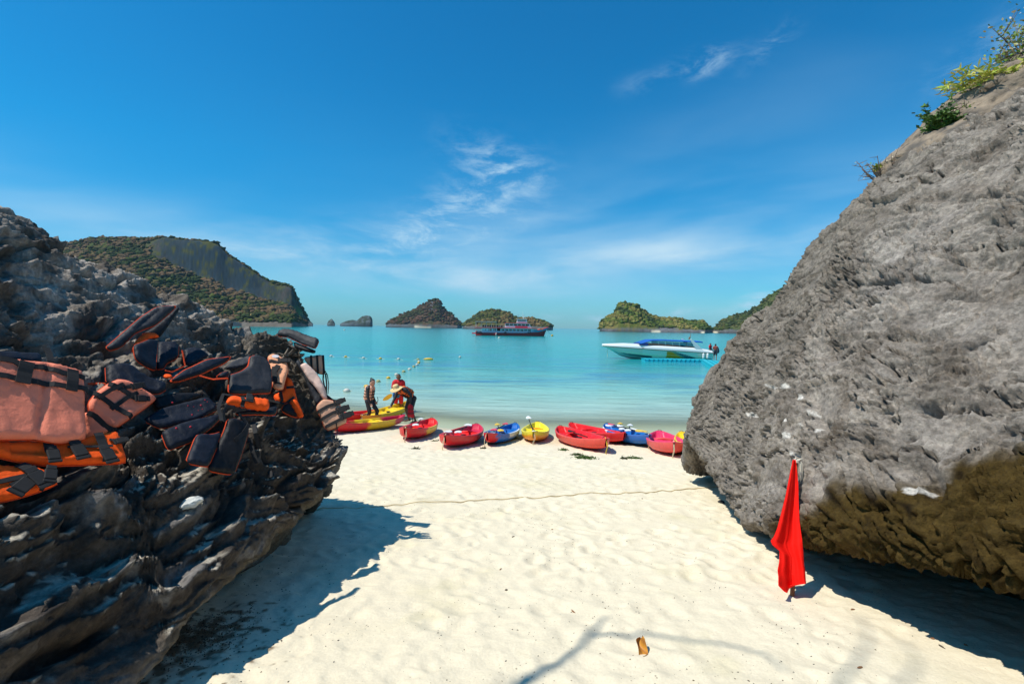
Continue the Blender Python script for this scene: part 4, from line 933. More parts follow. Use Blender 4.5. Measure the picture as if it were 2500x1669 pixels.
def bands(*b):
    """b: (start t, colour) pairs along the kayak"""
    def f(t, z, i, s, nz):
        c = np.repeat(np.array(KC[b[0][1]])[None], len(t), 0)
        for t0, cn in b[1:]: c = lerp(c, np.array(KC[cn]), sstep(t, t0-0.035, t0+0.035)[:, None])
        return c
    return f
KAYAKS = []
def kayak(label, near, far, L, pat, seed, W=0.80, roll=0.0, sheer=0.10, ropes=True, pitch_extra=0.0, lift=0.0, H=0.27, bow_rope=M_ROPE):
    near, far = np.array(near, float), np.array(far, float); d = far[:2]-near[:2]; d /= np.linalg.norm(d)
    bowxy = near[:2]; L = L+0.7; mid = bowxy+d*(L/2-0.72)
    hh = lambda q: max(float(sand_z(q[0], q[1])), -0.06)
    z0, z1 = hh(mid-d*L*0.33), hh(mid+d*L*0.33); zc = (z0+z1)/2+lift; pt = math.atan2(z1-z0, L*0.66)+pitch_extra
    t = thing('kayak', label, 'kayak', (mid[0], mid[1], zc), 0, 'kayaks lined up at the water edge')
    # local +x runs from the near tip (t=-1) to the far tip
    t.rotation_euler = Matrix(((d[0], -d[1], 0), (d[1], d[0], 0), (0, 0, 1))).to_4x4().to_euler()
    M_ = Matrix.Rotation(math.atan2(d[1], d[0]), 4, 'Z') @ Matrix.Rotation(-pt, 4, 'Y') @ Matrix.Rotation(roll, 4, 'X'); t.rotation_euler = M_.to_euler()
    V, f, col = kayak_geo(L, W, pat, seed, sheer, H=H)
    mesh('hull', V, f, MK, t, cols=np.clip(col, 0, 1))
    for tt in (-0.40, 0.32):                       # moulded seats
        m = MB(); x = tt*L/2; w = W*0.29
        m.tube([(x-0.02, -w, 0.20), (x-0.05, -w*0.5, 0.235), (x-0.06, 0, 0.245), (x-0.05, w*0.5, 0.235), (x-0.02, w, 0.20)], 0.03, 8)
        cc = [tuple(col[np.argmin(np.abs(V[:, 0]-x)+np.abs(V[:, 1])*0.2)])]*1
        o = m.build('seat_ridge', MK, t, smooth=True); at = o.data.color_attributes.new('Col', 'FLOAT_COLOR', 'POINT'); at.data.foreach_set('color', np.tile([*cc[0], 1.0], len(o.data.vertices)))
    for tt in (-0.66, 0.02):                       # round hatches in the deck
        m = MB(); x = tt*L/2; zz = float(np.interp(tt, [-0.7, 0.1], [0.20, 0.19])); m.tube([(x, 0, zz), (x, 0, zz+0.022)], [0.075, 0.07], 14); m.build('hatch', M_STRAP, t, smooth=False)
    for tt in (-0.93, 0.93):                       # carrying toggles
        m = MB(); x = tt*L/2; g = H+sheer*abs(tt)**2.4; m.tube([(x, -0.05, g+0.01), (x, -0.03, g+0.045), (x, 0.03, g+0.045), (x, 0.05, g+0.01)], 0.006, 6); m.build('carry_handle', M_STRAP, t, smooth=True)
    if ropes:
        rr = random.Random(seed); m = MB(); x = -0.95*L/2; g = H+sheer*0.9
        for q in range(2):
            s_ = rr.uniform(-1, 1)
            m.tube([(x, 0, g+0.04), (x-0.03, 0.05*s_, g-0.02), (x-0.09, 0.09*s_, g-0.18), (x-0.06, 0.05*s_+0.03, g-0.32), (x-0.04, 0.10*s_, g-0.40)], 0.006, 5)
        m.build('painter_rope', bow_rope, t, smooth=True)
    KAYAKS.append((t, M_, L)); return t, M_
def paddle(label, kt, a, b, blade, blade2=None, z=0.36, group='paddles lying in the kayaks', lift2=0.0):
    """a paddle lying in a kayak; a and b are local (x, y) ends"""
    t0, M_ = kt; A = Vector((a[0], a[1], z)); B = Vector((b[0], b[1], z+0.03+lift2)); org = Matrix.Translation(t0.location) @ M_
    A, B = org @ A, org @ B; t = thing('paddle', label, 'paddle', (A+B)/2, 0, group); c = (A+B)/2; A, B = A-c, B-c; d = (B-A).normalized()
    m = MB(); m.tube([A, B], 0.015, 8); m.build('shaft', M_STRAP, t, smooth=True)
    up = Vector((0, 0, 1)); side = d.cross(up).normalized(); up = side.cross(d)
    for s_, e, bm_ in ((-1, A, blade), (1, B, blade2 or blade)):
        if bm_ is None: continue
        m = MB(); V = []; n = 14
        for j in (0, 1):
            for i in range(n):
                q = 2*math.pi*i/n; V.append(e+d*s_*(0.16+0.18*math.cos(q))+side*(0.088*math.sin(q)*(1-0.25*math.cos(q)))+up*(0.018*j+0.02*math.cos(q)**2))
        Fc = [tuple(range(n)), tuple(range(2*n-1, n-1, -1))]+[(i, n+i, n+(i+1) % n, (i+1) % n) for i in range(n)]; m.add(V, Fc); m.build('blade', bm_, t)
M_PW = flat('white_blade', (0.80, 0.80, 0.78), 0.4); M_PY = flat('yellow_blade', (0.80, 0.50, 0.02), 0.4); M_PP = flat('pink_blade', (0.75, 0.04, 0.10), 0.4); M_PO = flat('amber_blade', (0.80, 0.40, 0.02), 0.4)
g = G
kA = kayak('plain red kayak behind the woman, half hidden by hanging vests', (-6.6, 15.6), (-5.0, 18.4), 3.1, bands((-2, 'red')), 1, pitch_extra=0.0)
kB = kayak('long kayak, red at both ends with a yellow middle, nearest the left rocks', (-4.95, 13.5), (-3.72, 16.6), 3.45, bands((-2, 'red'), (-0.12, 'yellow'), (0.52, 'crimson')), 2, W=0.78)
kC = kayak('yellow kayak at the water edge that the man in the straw hat leans over', (-4.92, 17.0), (-4.2, 20.0), 3.1, bands((-2, 'orange'), (-0.6, 'yellow')), 3, pitch_extra=0.05, lift=0.05, W=0.86)
kD = kayak('red kayak with a yellow cockpit and white paddle, right of the long two-coloured kayak', (-2.72, 13.05), (-2.62, 16), 3.0, lambda t, z, i, s, nz: lerp(np.repeat(np.array(KC['red'])[None], len(t), 0), np.array(KC['yellow']), (((t > -0.62) & (t < -0.02) & (i > 8)) | ((t > -0.35) & (t < 0.3) & (s < 0) & (i > 2) & (i < 8)))[:, None]*1.0), 4, W=0.86)
kE = kayak('red kayak with two white paddles, between the yellow-and-red one and the blue one', (-1.45, 11.9), (-1.05, 14.8), 3.0, bands((-2, 'red'), (0.5, 'crimson')), 5, W=0.92)
kF = kayak('blue and white kayak with a red nose pointing up the beach', (-0.46, 12.9), (0.16, 15.7), 2.9, lambda t, z, i, s, nz: lerp(lerp(np.repeat(np.array(KC['blue'])[None], len(t), 0), np.array(KC['white']), (((t > -0.30) & (t < 0.42) & (s < 0) & (z > 0.45) & (i < 10)) | ((t > -0.22) & (t < 0.15) & (i > 8)))[:, None]*1.0), np.array(KC['red']), sstep(-t, 0.72, 0.76)[:, None]), 6, W=0.76)
kG = kayak('yellow kayak standing alone in the middle of the row', (0.66, 13.5), (0.92, 16.4), 2.9, lambda t, z, i, s, nz: lerp(np.repeat(np.array(KC['orange'])[None], len(t), 0), np.array(KC['lemon']), ((i >= 9) | ((z > 0.7) & (i > 3)))[:, None]*1.0), 7, W=0.82)
kI = kayak('red kayak behind, overlapped by the larger red kayak', (2.86, 13.5), (1.95, 16.3), 2.8, bands((-2, 'red')), 8, W=0.92, ropes=False)
kH = kayak('large red kayak in front of another red one, yellow rope on its nose', (2.12, 11.95), (1.50, 14.75), 2.9, lambda t, z, i, s, nz: lerp(np.repeat(np.array(KC['red'])[None], len(t), 0), np.array(KC['coral']), ((i < 8)*0.6*(t < 0.2))[:, None]), 9, W=0.96, bow_rope=flat('yellow_rope', (0.75, 0.55, 0.04), 0.8))
kJ = kayak('blue kayak heaped with white and yellow paddles', (3.50, 13.0), (3.16, 16.0), 3.0, lambda t, z, i, s, nz: lerp(np.repeat(np.array(KC['blue'])[None], len(t), 0), np.array(KC['white']), ((t > 0.15) & (t < 0.62) & (s > 0) & (i < 9) & (z > 0.3))[:, None]*1.0), 10, W=0.88)
kK = kayak('pink and coral kayak next to the right boulder', (3.80, 11.45), (4.28, 14.0), 2.2, lambda t, z, i, s, nz: lerp(np.repeat(np.array(KC['pink'])[None], len(t), 0), np.array(KC['coral']), ((i < 6)*0.75)[:, None]), 11, W=0.92)
kL = kayak('orange-yellow kayak poking out from behind the right boulder', (4.42, 10.6), (4.80, 13.6), 2.8, bands((-2, 'orange'), (-0.2, 'yellow')), 12, W=0.85, roll=-0.12)
paddle('white-bladed paddle in the red and yellow kayak', kD, (-0.75, -0.05), (0.55, 0.12), M_PW)
paddle('white-bladed paddle, the left of two lying in the red kayak', kE, (-0.95, 0.12), (0.45, 0.0), M_PW); paddle('white-bladed paddle, the right of two lying in the red kayak', kE, (-0.9, -0.10), (0.6, 0.05), M_PW)
paddle('paddle with pink blades lying in the blue and white kayak', kF, (-0.8, 0.05), (0.55, 0.10), M_PP); paddle('paddle with yellow blades lying in the blue and white kayak', kF, (-0.85, -0.12), (0.15, 0.20), M_PY)
paddle('white-bladed paddle leaning in the lone yellow kayak', kG, (-0.55, 0.04), (0.95, 0.26), M_PW, z=0.24, lift2=0.22)
paddle('dark-handled paddle lying in the large red kayak', kH, (-0.5, -0.02), (0.35, 0.05), None, M_STRAP, z=0.27)
for lb, a, b, m1, m2 in [('white paddle across the front of the heap in the blue kayak', (-0.75, 0.18), (0.15, -0.20), M_PW, M_PW), ('yellow paddle at the front of the heap in the blue kayak', (-0.95, 0.0), (-0.1, 0.1), M_PY, M_PW), ('white paddle in the middle of the heap in the blue kayak', (-0.35, 0.22), (0.75, -0.12), M_PW, M_PY), ('pink and white paddle at the back of the heap in the blue kayak', (0.0, -0.18), (0.95, 0.02), M_PW, M_PP), ('yellow and white paddle at the right of the heap in the blue kayak', (-0.6, -0.2), (0.55, 0.2), M_PY, M_PW)]:
    paddle(lb, kJ, a, b, m1, m2, z=0.34+0.02*len(lb) % 0.06)

# ------------------------------------------------------------------ people
def skinned(name, caps, voxel, mt, parent, smooth_it=3, cols=None, boxes=()):
    m = MB()
    for c in caps: m.capsule(c[0], c[1], c[2], c[3] if len(c) > 3 else c[2], 12)
    for b in boxes: m.ball(*b)
    tmp = mesh('tmp', m.V, m.F, None)
    md = tmp.modifiers.new('r', 'REMESH'); md.mode = 'VOXEL'; md.voxel_size = voxel; md.use_smooth_shade = True
    sm = tmp.modifiers.new('s', 'SMOOTH'); sm.factor = 0.5; sm.iterations = smooth_it
    dg = bpy.context.evaluated_depsgraph_get(); me = bpy.data.meshes.new_from_object(tmp.evaluated_get(dg)); bpy.data.objects.remove(tmp)
    me.name = name; me.materials.clear(); me.materials.append(mt); me.polygons.foreach_set('use_smooth', np.ones(len(me.polygons), bool))
    o = bpy.data.objects.new(name, me); COL.objects.link(o); o.parent = parent; return o
SKIN_D = mat('tanned_skin', (0.16, 0.075, 0.04), rough=0.55, n_scale=30, n_amt=0.12); SKIN_L = mat('light_skin', (0.48, 0.28, 0.19), rough=0.55, n_scale=30, n_amt=0.1)
SKIN_M = mat('brown_skin', (0.22, 0.11, 0.06), rough=0.55, n_scale=30, n_amt=0.12)
HAIR = mat('black_hair', (0.008, 0.007, 0.007), rough=0.5, n_scale=50, n_amt=0.3); NEO = mat('black_neoprene', (0.010, 0.012, 0.018), rough=0.6, n_scale=12, n_amt=0.3)
REDC = mat('red_cloth', (0.55, 0.012, 0.02), rough=0.85, n_scale=9, n_amt=0.15, bumps=[('n', 14, 0.4, 0.01)]); BLUEC = mat('blue_cloth', (0.01, 0.12, 0.38), rough=0.85, n_scale=9, n_amt=0.15)
ORANGE = mat('orange_nylon', (0.80, 0.13, 0.012), rough=0.6, n_scale=14, n_amt=0.12, bumps=[('n', 18, 0.5, 0.01)]); PEACH = mat('faded_peach_nylon', (0.82, 0.42, 0.26), rough=0.7, n_scale=14, n_amt=0.1, bumps=[('n', 18, 0.5, 0.01)])
DARKC = mat('dark_cloth', (0.02, 0.02, 0.03), rough=0.85, n_scale=9, n_amt=0.2)
def hand(caps, wr, dirn, side, up, r=1.0, curl=0.5):
    """palm and five fingers; dirn runs from wrist to fingertips, side towards the thumb"""
    wr, d, s_, u = Vector(wr), Vector(dirn).normalized(), Vector(side).normalized(), Vector(up).normalized()
    caps.append((wr, wr+d*0.045*r, 0.026*r, 0.028*r)); base = wr+d*0.06*r
    for k in (-1, 1): caps.append((base-d*0.02+s_*0.018*k, base+d*0.015+s_*0.022*k, 0.017*r, 0.016*r))
    for i, ln in enumerate((0.062, 0.072, 0.068, 0.052)):
        a = base+s_*(0.033-0.022*i)*r+d*0.02; b = a+(d*0.9-u*curl*0.5).normalized()*ln*0.5*r; c = b+(d*0.5-u*curl*1.4).normalized()*ln*0.55*r
        caps.append((a, b, 0.0105, 0.0100)); caps.append((b, c, 0.0100, 0.0090))
    a = wr+d*0.02*r+s_*0.022; b = a+(d*0.6+s_*0.8)*0.035; caps.append((a, b, 0.013, 0.012)); caps.append((b, b+(d*0.9-u*0.4)*0.03, 0.0115, 0.010))
def head(caps, nk, hd, face, r=1.0):
    nk, hd, f = Vector(nk), Vector(hd), Vector(face).normalized(); up = (hd-nk).normalized(); f = (f-up*f.dot(up)).normalized(); s_ = up.cross(f)
    caps += [(hd-up*0.01-f*0.012, hd+up*0.045-f*0.012, 0.088*r, 0.085*r), (hd-up*0.06+f*0.022, hd-up*0.085+f*0.030, 0.062*r, 0.045*r), (nk, hd-up*0.05, 0.052, 0.054),
             (hd+f*0.078-up*0.005, hd+f*0.098-up*0.035, 0.012, 0.015), (hd+f*0.085-up*0.065-s_*0.015, hd+f*0.085-up*0.065+s_*0.015, 0.011, 0.011), (hd+f*0.07+up*0.022-s_*0.035, hd+f*0.07+up*0.022+s_*0.035, 0.016, 0.016)]
    for k in (-1, 1): caps.append((hd+s_*0.084*k-up*0.02, hd+s_*0.088*k+up*0.012-f*0.008, 0.014, 0.016))
    return up, f, s_
def eyes(parent, hd, up, f, s_):
    m = MB()
    for k in (-1, 1): m.ball(hd+f*0.081-up*0.002+s_*0.03*k, 0.010, 8)
    m.build('eyes', M_BLACK, parent, smooth=True)
def limbs(J, r=1.0):
    c = []
    for s_ in 'LR':
        c += [(J['sh'+s_], J['el'+s_], 0.050*r, 0.038*r), (J['el'+s_], J['wr'+s_], 0.038*r, 0.026*r), (J['hip'+s_], J['kn'+s_], 0.084*r, 0.054*r), (J['kn'+s_], J['an'+s_], 0.054*r, 0.036*r)]
        kn, an = Vector(J['kn'+s_]), Vector(J['an'+s_]); c.append((lerp(kn, an, 0.18), lerp(kn, an, 0.42), 0.055*r, 0.045*r))
        a, t_ = Vector(J['an'+s_]), Vector(J['toe'+s_]); c += [(a-Vector((0, 0, 0.045)), t_, 0.034, 0.026)]
        d = (t_-a); d.z = 0; d.normalize(); c.append((a-Vector((0, 0, 0.05))-d*0.03, a-Vector((0, 0, 0.03)), 0.034, 0.036))
        sd = d.cross(Vector((0, 0, 1)))
        for q in range(5): c.append((t_+sd*(q-2)*0.016, t_+sd*(q-2)*0.017+d*0.03, 0.011, 0.010))
    return c
def torso(J, r=1.0, e=0.0):
    sl, sr, hl, hr = (Vector(J[k]) for k in ('shL', 'shR', 'hipL', 'hipR')); ch, pv, nk = (sl+sr)/2, (hl+hr)/2, Vector(J['neck']); mid = Vector(J.get('waist', lerp(ch, pv, 0.6)))
    c = [(lerp(sl, sr, 0.12), lerp(sl, sr, 0.88), 0.062*r+e, 0.062*r+e), (lerp(sl, ch, 0.42), lerp(mid, hl, 0.2), 0.105*r+e, 0.090*r+e), (lerp(sr, ch, 0.42), lerp(mid, hr, 0.2), 0.105*r+e, 0.090*r+e),
         (ch, mid, 0.11*r+e, 0.10*r+e), (mid, pv, 0.105*r+e, 0.115*r+e), (hl, hr, 0.095*r+e, 0.095*r+e)]
    return c+[(nk, ch, 0.05, 0.07*r)]
def swell(caps, e): return [(c[0], c[1], c[2]+e, (c[3] if len(c) > 3 else c[2])+e) for c in caps]
def arm(J, s_, a=0.0, b=1.0): return [(lerp(Vector(J['sh'+s_]), Vector(J['el'+s_]), 0.0), lerp(Vector(J['sh'+s_]), Vector(J['el'+s_]), min(1, b*2)), 0.050, 0.040)]+([(J['el'+s_], lerp(Vector(J['el'+s_]), Vector(J['wr'+s_]), b*2-1), 0.038, 0.029)] if b > 0.5 else [])
def leg(J, s_, b=1.0): return [(J['hip'+s_], lerp(Vector(J['hip'+s_]), Vector(J['kn'+s_]), min(1, b*2)), 0.088, lerp(0.088, 0.058, min(1, b*2)))]+([(J['kn'+s_], lerp(Vector(J['kn'+s_]), Vector(J['an'+s_]), b*2-1), 0.057, 0.042)] if b > 0.5 else [])
def person(label, loc, rz, J, skin, face, hands, scale=1.0, vox=0.0085, group=None):
    t = thing('person', label, 'person', loc, rz, group); t.scale = (scale,)*3
    caps = torso(J)+limbs(J); up, f, s_ = head(caps, J['neck'], J['head'], face)
    for (w, d, sd_, u, curl) in hands: hand(caps, J[w], d, sd_, u, curl=curl)
    skinned('body', caps, vox, skin, t, 2); eyes(t, Vector(J['head']), up, f, s_)
    return t, up, f, s_
def hair(t, J, up, f, s_, bun=False, short=True):
    h = Vector(J['head']); c = [(h+up*0.030-f*0.028, h+up*0.055-f*0.022, 0.088, 0.083), (h-up*0.02-f*0.045, h+up*0.03-f*0.04, 0.066, 0.075)]
    if bun: c += [(h+up*0.085-f*0.085, h+up*0.10-f*0.10, 0.045, 0.042), (h-up*0.045-f*0.05, h-f*0.05, 0.05, 0.06)]
    o = skinned('hair', c, 0.012, HAIR, t, 1)
def vest(t, J, mt, e=0.045, belts=True, front=Vector((0, -1, 0))):
    sl, sr, hl, hr = (Vector(J[k]) for k in ('shL', 'shR', 'hipL', 'hipR')); ch, pv = (sl+sr)/2, (hl+hr)/2; mid = Vector(J.get('waist', lerp(ch, pv, 0.6)))
    ax = (mid-ch).normalized(); lat = (sl-sr).normalized(); fr = lat.cross(ax).normalized()
    if fr.dot(front) < 0: fr = -fr
    a0 = ch-ax*0.015; b0 = lerp(ch, mid, 1.0)+ax*0.06
    caps = []
    for k in (-1, 1):
        for d in (1, -1): caps.append((a0+lat*0.085*k+fr*0.055*d, b0+lat*0.085*k+fr*0.052*d, 0.075+e*0.35, 0.078+e*0.35))
        caps.append((a0+lat*0.10*k-ax*0.05+fr*0.05, a0+lat*0.10*k-ax*0.05-fr*0.05, 0.042, 0.042))
    o = skinned('life_vest', caps, 0.013, mt, t, 2)
    if belts:
        for q in (0.30, 0.58, 0.86):
            m = MB(); pts = []; c = lerp(a0, b0, q)
            for i in range(25):
                w = 2*math.pi*i/24; pts.append(c+lat*0.192*math.copysign(abs(math.cos(w))**0.7, math.cos(w))+fr*0.152*math.copysign(abs(math.sin(w))**0.7, math.sin(w)))
            m.tube(pts, 0.021, 6, caps=False, flat=0.5); m.build('belt', M_STRAP, o, smooth=True)
            m = MB(); m.box(c+fr*0.16, (0.05, 0.05, 0.04)); m.build('buckle', M_STRAP, o)
        for k in (-0.55, 0.55):
            m = MB(); m.tube([lerp(a0, b0, 0.0)+lat*0.15*k+fr*0.142, b0+lat*0.15*k+fr*0.145], 0.014, 6); m.build('seam', M_STRAP, o)
    return o

def people():
    # woman in black suit and peach vest, side on, stepping, eyes down
    J = dict(neck=(0, -0.03, 1.36), head=(0, -0.10, 1.50), shL=(0.17, -0.01, 1.30), shR=(-0.17, -0.01, 1.30), elL=(0.20, 0.0, 1.03), elR=(-0.21, -0.03, 1.03), wrL=(0.17, -0.12, 0.83), wrR=(-0.18, -0.10, 0.80),
             waist=(0, 0.03, 1.02), hipL=(0.09, 0.03, 0.86), hipR=(-0.09, 0.03, 0.86), knL=(0.10, -0.24, 0.50), knR=(-0.10, -0.05, 0.47), anL=(0.10, -0.17, 0.10), anR=(-0.10, 0.10, 0.09), toeL=(0.10, -0.33, 0.045), toeR=(-0.10, -0.06, 0.03))
    p = G(873, 1040); t, up, f, s_ = person('woman in a black wetsuit and faded peach life vest looking down', (p[0]+0.02, 16.9, 0.0), R(80), J, SKIN_L, (0, -1, -0.75), [('wrL', (0, -0.4, -0.9), (0, -1, 0.2), (-1, 0, 0), 0.8), ('wrR', (0.1, -0.5, -0.8), (0, -1, 0.2), (1, 0, 0), 0.8)], 1.0)
    hair(t, J, up, f, s_, bun=True)
    caps = torso(J)+arm(J, 'L')+arm(J, 'R')+leg(J, 'L', 0.97)+leg(J, 'R', 0.97); skinned('wetsuit', swell(caps, 0.009), 0.012, NEO, t)
    vest(t, J, PEACH)
    m = MB(); m.tube([(0.15, -0.22, 0.98), (0.13, -0.25, 0.88), (0.14, -0.23, 0.80)], 0.012, 6); m.build('loose_strap', M_STRAP, t)
    # man in red shirt standing in the shallows facing the beach
    J = dict(neck=(0, 0, 1.42), head=(0, -0.05, 1.57), shL=(0.19, 0, 1.36), shR=(-0.19, 0, 1.36), elL=(0.24, -0.05, 1.08), elR=(-0.25, -0.04, 1.08), wrL=(0.08, -0.24, 0.97), wrR=(-0.06, -0.25, 0.93),
             waist=(0, 0.0, 1.08), hipL=(0.09, 0, 0.92), hipR=(-0.09, 0, 0.92), knL=(0.11, -0.03, 0.50), knR=(-0.11, -0.02, 0.50), anL=(0.12, 0.02, 0.09), anR=(-0.12, 0.02, 0.09), toeL=(0.13, -0.14, 0.03), toeR=(-0.14, -0.14, 0.03))
    y = 19.5; x = (974-1250)/F*y; t, up, f, s_ = person('man in a red T-shirt standing in the shallows behind the yellow kayak', (x, y, -0.14), R(8), J, SKIN_D, (0.15, -1, -0.55), [('wrL', (-0.8, -0.4, -0.2), (0, -0.5, 1), (0, -1, 0), 0.8), ('wrR', (0.8, -0.3, -0.1), (0, -0.5, 1), (0, -1, 0), 0.8)], 1.0)
    hair(t, J, up, f, s_)
    skinned('t_shirt', swell(torso(J)[:5]+arm(J, 'L', 0, 0.32)+arm(J, 'R', 0, 0.32), 0.020), 0.013, REDC, t)
    m = [(c[0], c[1], c[2], c[3]) for c in torso(J)[4:6]]; skinned('shorts', swell(m+leg(J, 'L', 0.42)+leg(J, 'R', 0.42), 0.026), 0.013, REDC, t)
    skinned('waist_cloth', swell([((-0.11, 0.0, 1.0), (-0.12, -0.02, 0.80), 0.10, 0.09), ((0.0, -0.02, 0.98), (-0.02, -0.03, 0.84), 0.11, 0.10)], 0.022), 0.013, BLUEC, t)
    # amber paddle blade he holds low at his side
    pt = thing('paddle', 'amber paddle held low by the man in the red T-shirt', 'paddle', (x-0.36, y-0.15, 0.62)); m = MB(); n = 14; V = []
    for j in (0, 1):
        for i in range(n):
            q = 2*math.pi*i/n; V.append((-0.05+0.19*math.cos(q), 0.02*j, -0.0+0.10*math.sin(q)*(1+0.2*math.cos(q))-0.10*(-math.cos(q))))
    m.add(V, [tuple(range(n)), tuple(range(2*n-1, n-1, -1))]+[(i, n+i, n+(i+1) % n, (i+1) % n) for i in range(n)]); m.build('blade', M_PO, pt)
    m = MB(); m.tube([(0.16, 0.01, 0.08), (0.42, -0.10, 0.22)], 0.015, 8); m.build('shaft', M_STRAP, pt)
    # man bending over the yellow kayak; built facing -y, bent forward
    J = dict(neck=(0.0, -0.42, 1.17), head=(0.0, -0.56, 1.19), shL=(0.19, -0.32, 1.18), shR=(-0.18, -0.36, 1.12), elL=(0.27, -0.16, 0.98), elR=(-0.22, -0.50, 0.86), wrL=(0.28, -0.20, 0.74), wrR=(-0.18, -0.66, 0.62),
             waist=(0, -0.10, 1.02), hipL=(0.10, 0.06, 0.84), hipR=(-0.10, 0.04, 0.84), knL=(0.17, -0.08, 0.46), knR=(-0.15, -0.10, 0.46), anL=(0.18, 0.08, 0.09), anR=(-0.16, 0.04, 0.09), toeL=(0.20, -0.09, 0.03), toeR=(-0.17, -0.13, 0.03))
    p = P(1009, 1022, 18.2); t, up, f, s_ = person('man in a straw hat and orange life vest bending over the yellow kayak', (p[0], 17.7, -0.03), R(-46), J, SKIN_D, (0, -0.75, -1), [('wrL', (0, 0, -1), (0, -1, 0), (-1, 0, 0), 1.0), ('wrR', (0.1, -0.7, -0.7), (1, 0, 0), (0, 1, -0.5), 0.8)], 1.05)
    skinned('wetsuit', swell(torso(J)+arm(J, 'L')+arm(J, 'R')+leg(J, 'L', 0.42)+leg(J, 'R', 0.42), 0.010), 0.012, NEO, t)
    vest(t, J, ORANGE, e=0.04)
    # straw hat with brim
    h = Vector(J['head']); hu = (up*0.75-f*0.25).normalized()*1.0; hu = Vector((0, -0.35, 0.93)).normalized(); q = hu.to_track_quat('Z', 'Y'); V, Fc = [], []; prof = [(0.225, -0.03), (0.20, -0.012), (0.13, 0.008), (0.105, 0.02), (0.103, 0.07), (0.095, 0.115), (0.07, 0.135), (0.02, 0.122), (0.001, 0.12)]; n = 28
    for j, (r_, z) in enumerate(prof):
        for i in range(n): w = 2*math.pi*i/n; V.append(h+hu*0.045+q @ Vector((r_*math.cos(w), r_*math.sin(w), z+(0.018*math.sin(2*w+0.5) if j == 0 else 0))))
    Fc = grid_faces(len(prof), n, True).tolist(); k0 = len(V); V += [v-hu*0.008 for v in V]; Fc += [[a+k0 for a in f_[::-1]] for f_ in Fc]
    Fc += [[i, (i+1) % n, k0+(i+1) % n, k0+i] for i in range(n)]
    mesh('straw_hat', V, Fc, mat('straw', (0.68, 0.50, 0.24), rough=0.9, n_scale=60, n_amt=0.2, bumps=[('w', 60, 0.5, 0.004)]), t)
    # red vest in his hand
    wl = (Matrix.Translation(t.location) @ Matrix.Rotation(R(-46), 4, 'Z') @ Matrix.Scale(1.05, 4)) @ Vector(J['wrL'])
    o = thing('life_vest', 'folded red life vest hanging from the left hand of the man in the hat', 'life vest', wl-Vector((0, 0, 0.08)))
    skinned('foam_body', [((0, 0, -0.02), (0.03, -0.02, -0.36), 0.06, 0.085), ((0.05, 0.02, -0.05), (0.09, 0.0, -0.40), 0.05, 0.075), ((-0.04, 0, -0.06), (-0.02, -0.04, -0.38), 0.045, 0.06)], 0.014, REDC, o)
    for z in (-0.15, -0.30):
        m = MB(); m.tube([(0.115*math.cos(w)+0.03, 0.10*math.sin(w)-0.01, z) for w in np.linspace(0, 2*math.pi, 17)], 0.012, 6, caps=False); m.build('belt', M_STRAP, o)
    m = MB(); m.tube([(0.09, -0.02, -0.40), (0.11, -0.03, -0.55), (0.09, -0.03, -0.64)], 0.014, 6); m.build('loose_strap', M_STRAP, o)
    # two on the dock
    J = dict(neck=(0, 0, 1.42), head=(0, -0.02, 1.58), shL=(0.19, 0, 1.36), shR=(-0.19, 0, 1.36), elL=(0.25, 0.02, 1.08), elR=(-0.25, -0.02, 1.08), wrL=(0.24, -0.10, 0.84), wrR=(-0.22, -0.12, 0.86),
             waist=(0, 0.0, 1.08), hipL=(0.09, 0, 0.92), hipR=(-0.09, 0, 0.92), knL=(0.11, -0.03, 0.50), knR=(-0.10, 0.04, 0.50), anL=(0.12, 0.02, 0.09), anR=(-0.11, 0.12, 0.09), toeL=(0.13, -0.14, 0.03), toeR=(-0.12, -0.02, 0.03))
    for k, (px, py, lb, rz, top, bag) in enumerate([(1733.5, 871, 'person in a red shirt standing on the floating dock, the farther of two', 30, REDC, False), (1746, 879, 'person with a dark backpack and life vest on the floating dock, the nearer of two', 160, REDC, True)]):
        q = Wt(px, py, 0.31); t, up, f, s_ = person(lb, (q[0], q[1], 0.31), R(rz), J, SKIN_M, (0, -1, -0.2), [('wrL', (0, -0.2, -1), (0, -1, 0), (-1, 0, 0), 0.5), ('wrR', (0, -0.2, -1), (0, -1, 0), (1, 0, 0), 0.5)], 0.98+0.06*k, vox=0.011)
        hair(t, J, up, f, s_)
        skinned('t_shirt', swell(torso(J)[:5]+arm(J, 'L', 0, 0.3)+arm(J, 'R', 0, 0.3), 0.02), 0.016, top if not bag else flat('dull_red_cloth', (0.28, 0.05, 0.03), 0.8), t)
        skinned('shorts', swell(torso(J)[4:6]+leg(J, 'L', 0.42)+leg(J, 'R', 0.42), 0.024), 0.016, DARKC, t)
        if bag:
            b = thing('backpack', 'dark backpack worn by the nearer person on the dock', 'backpack', (q[0]+0.22, q[1]-0.05, 1.45)); m = MB(); m.capsule((0, 0, 0.12), (0.0, 0, -0.22), 0.14, 0.17, 12); m.build('pack_body', flat('dark_grey_canvas', (0.03, 0.04, 0.05), 0.8), b, smooth=True)
            m = MB(); m.box((0.12, 0, -0.12), (0.1, 0.22, 0.22), bev=0.04); m.build('pocket', M_STRAP, b)
people()
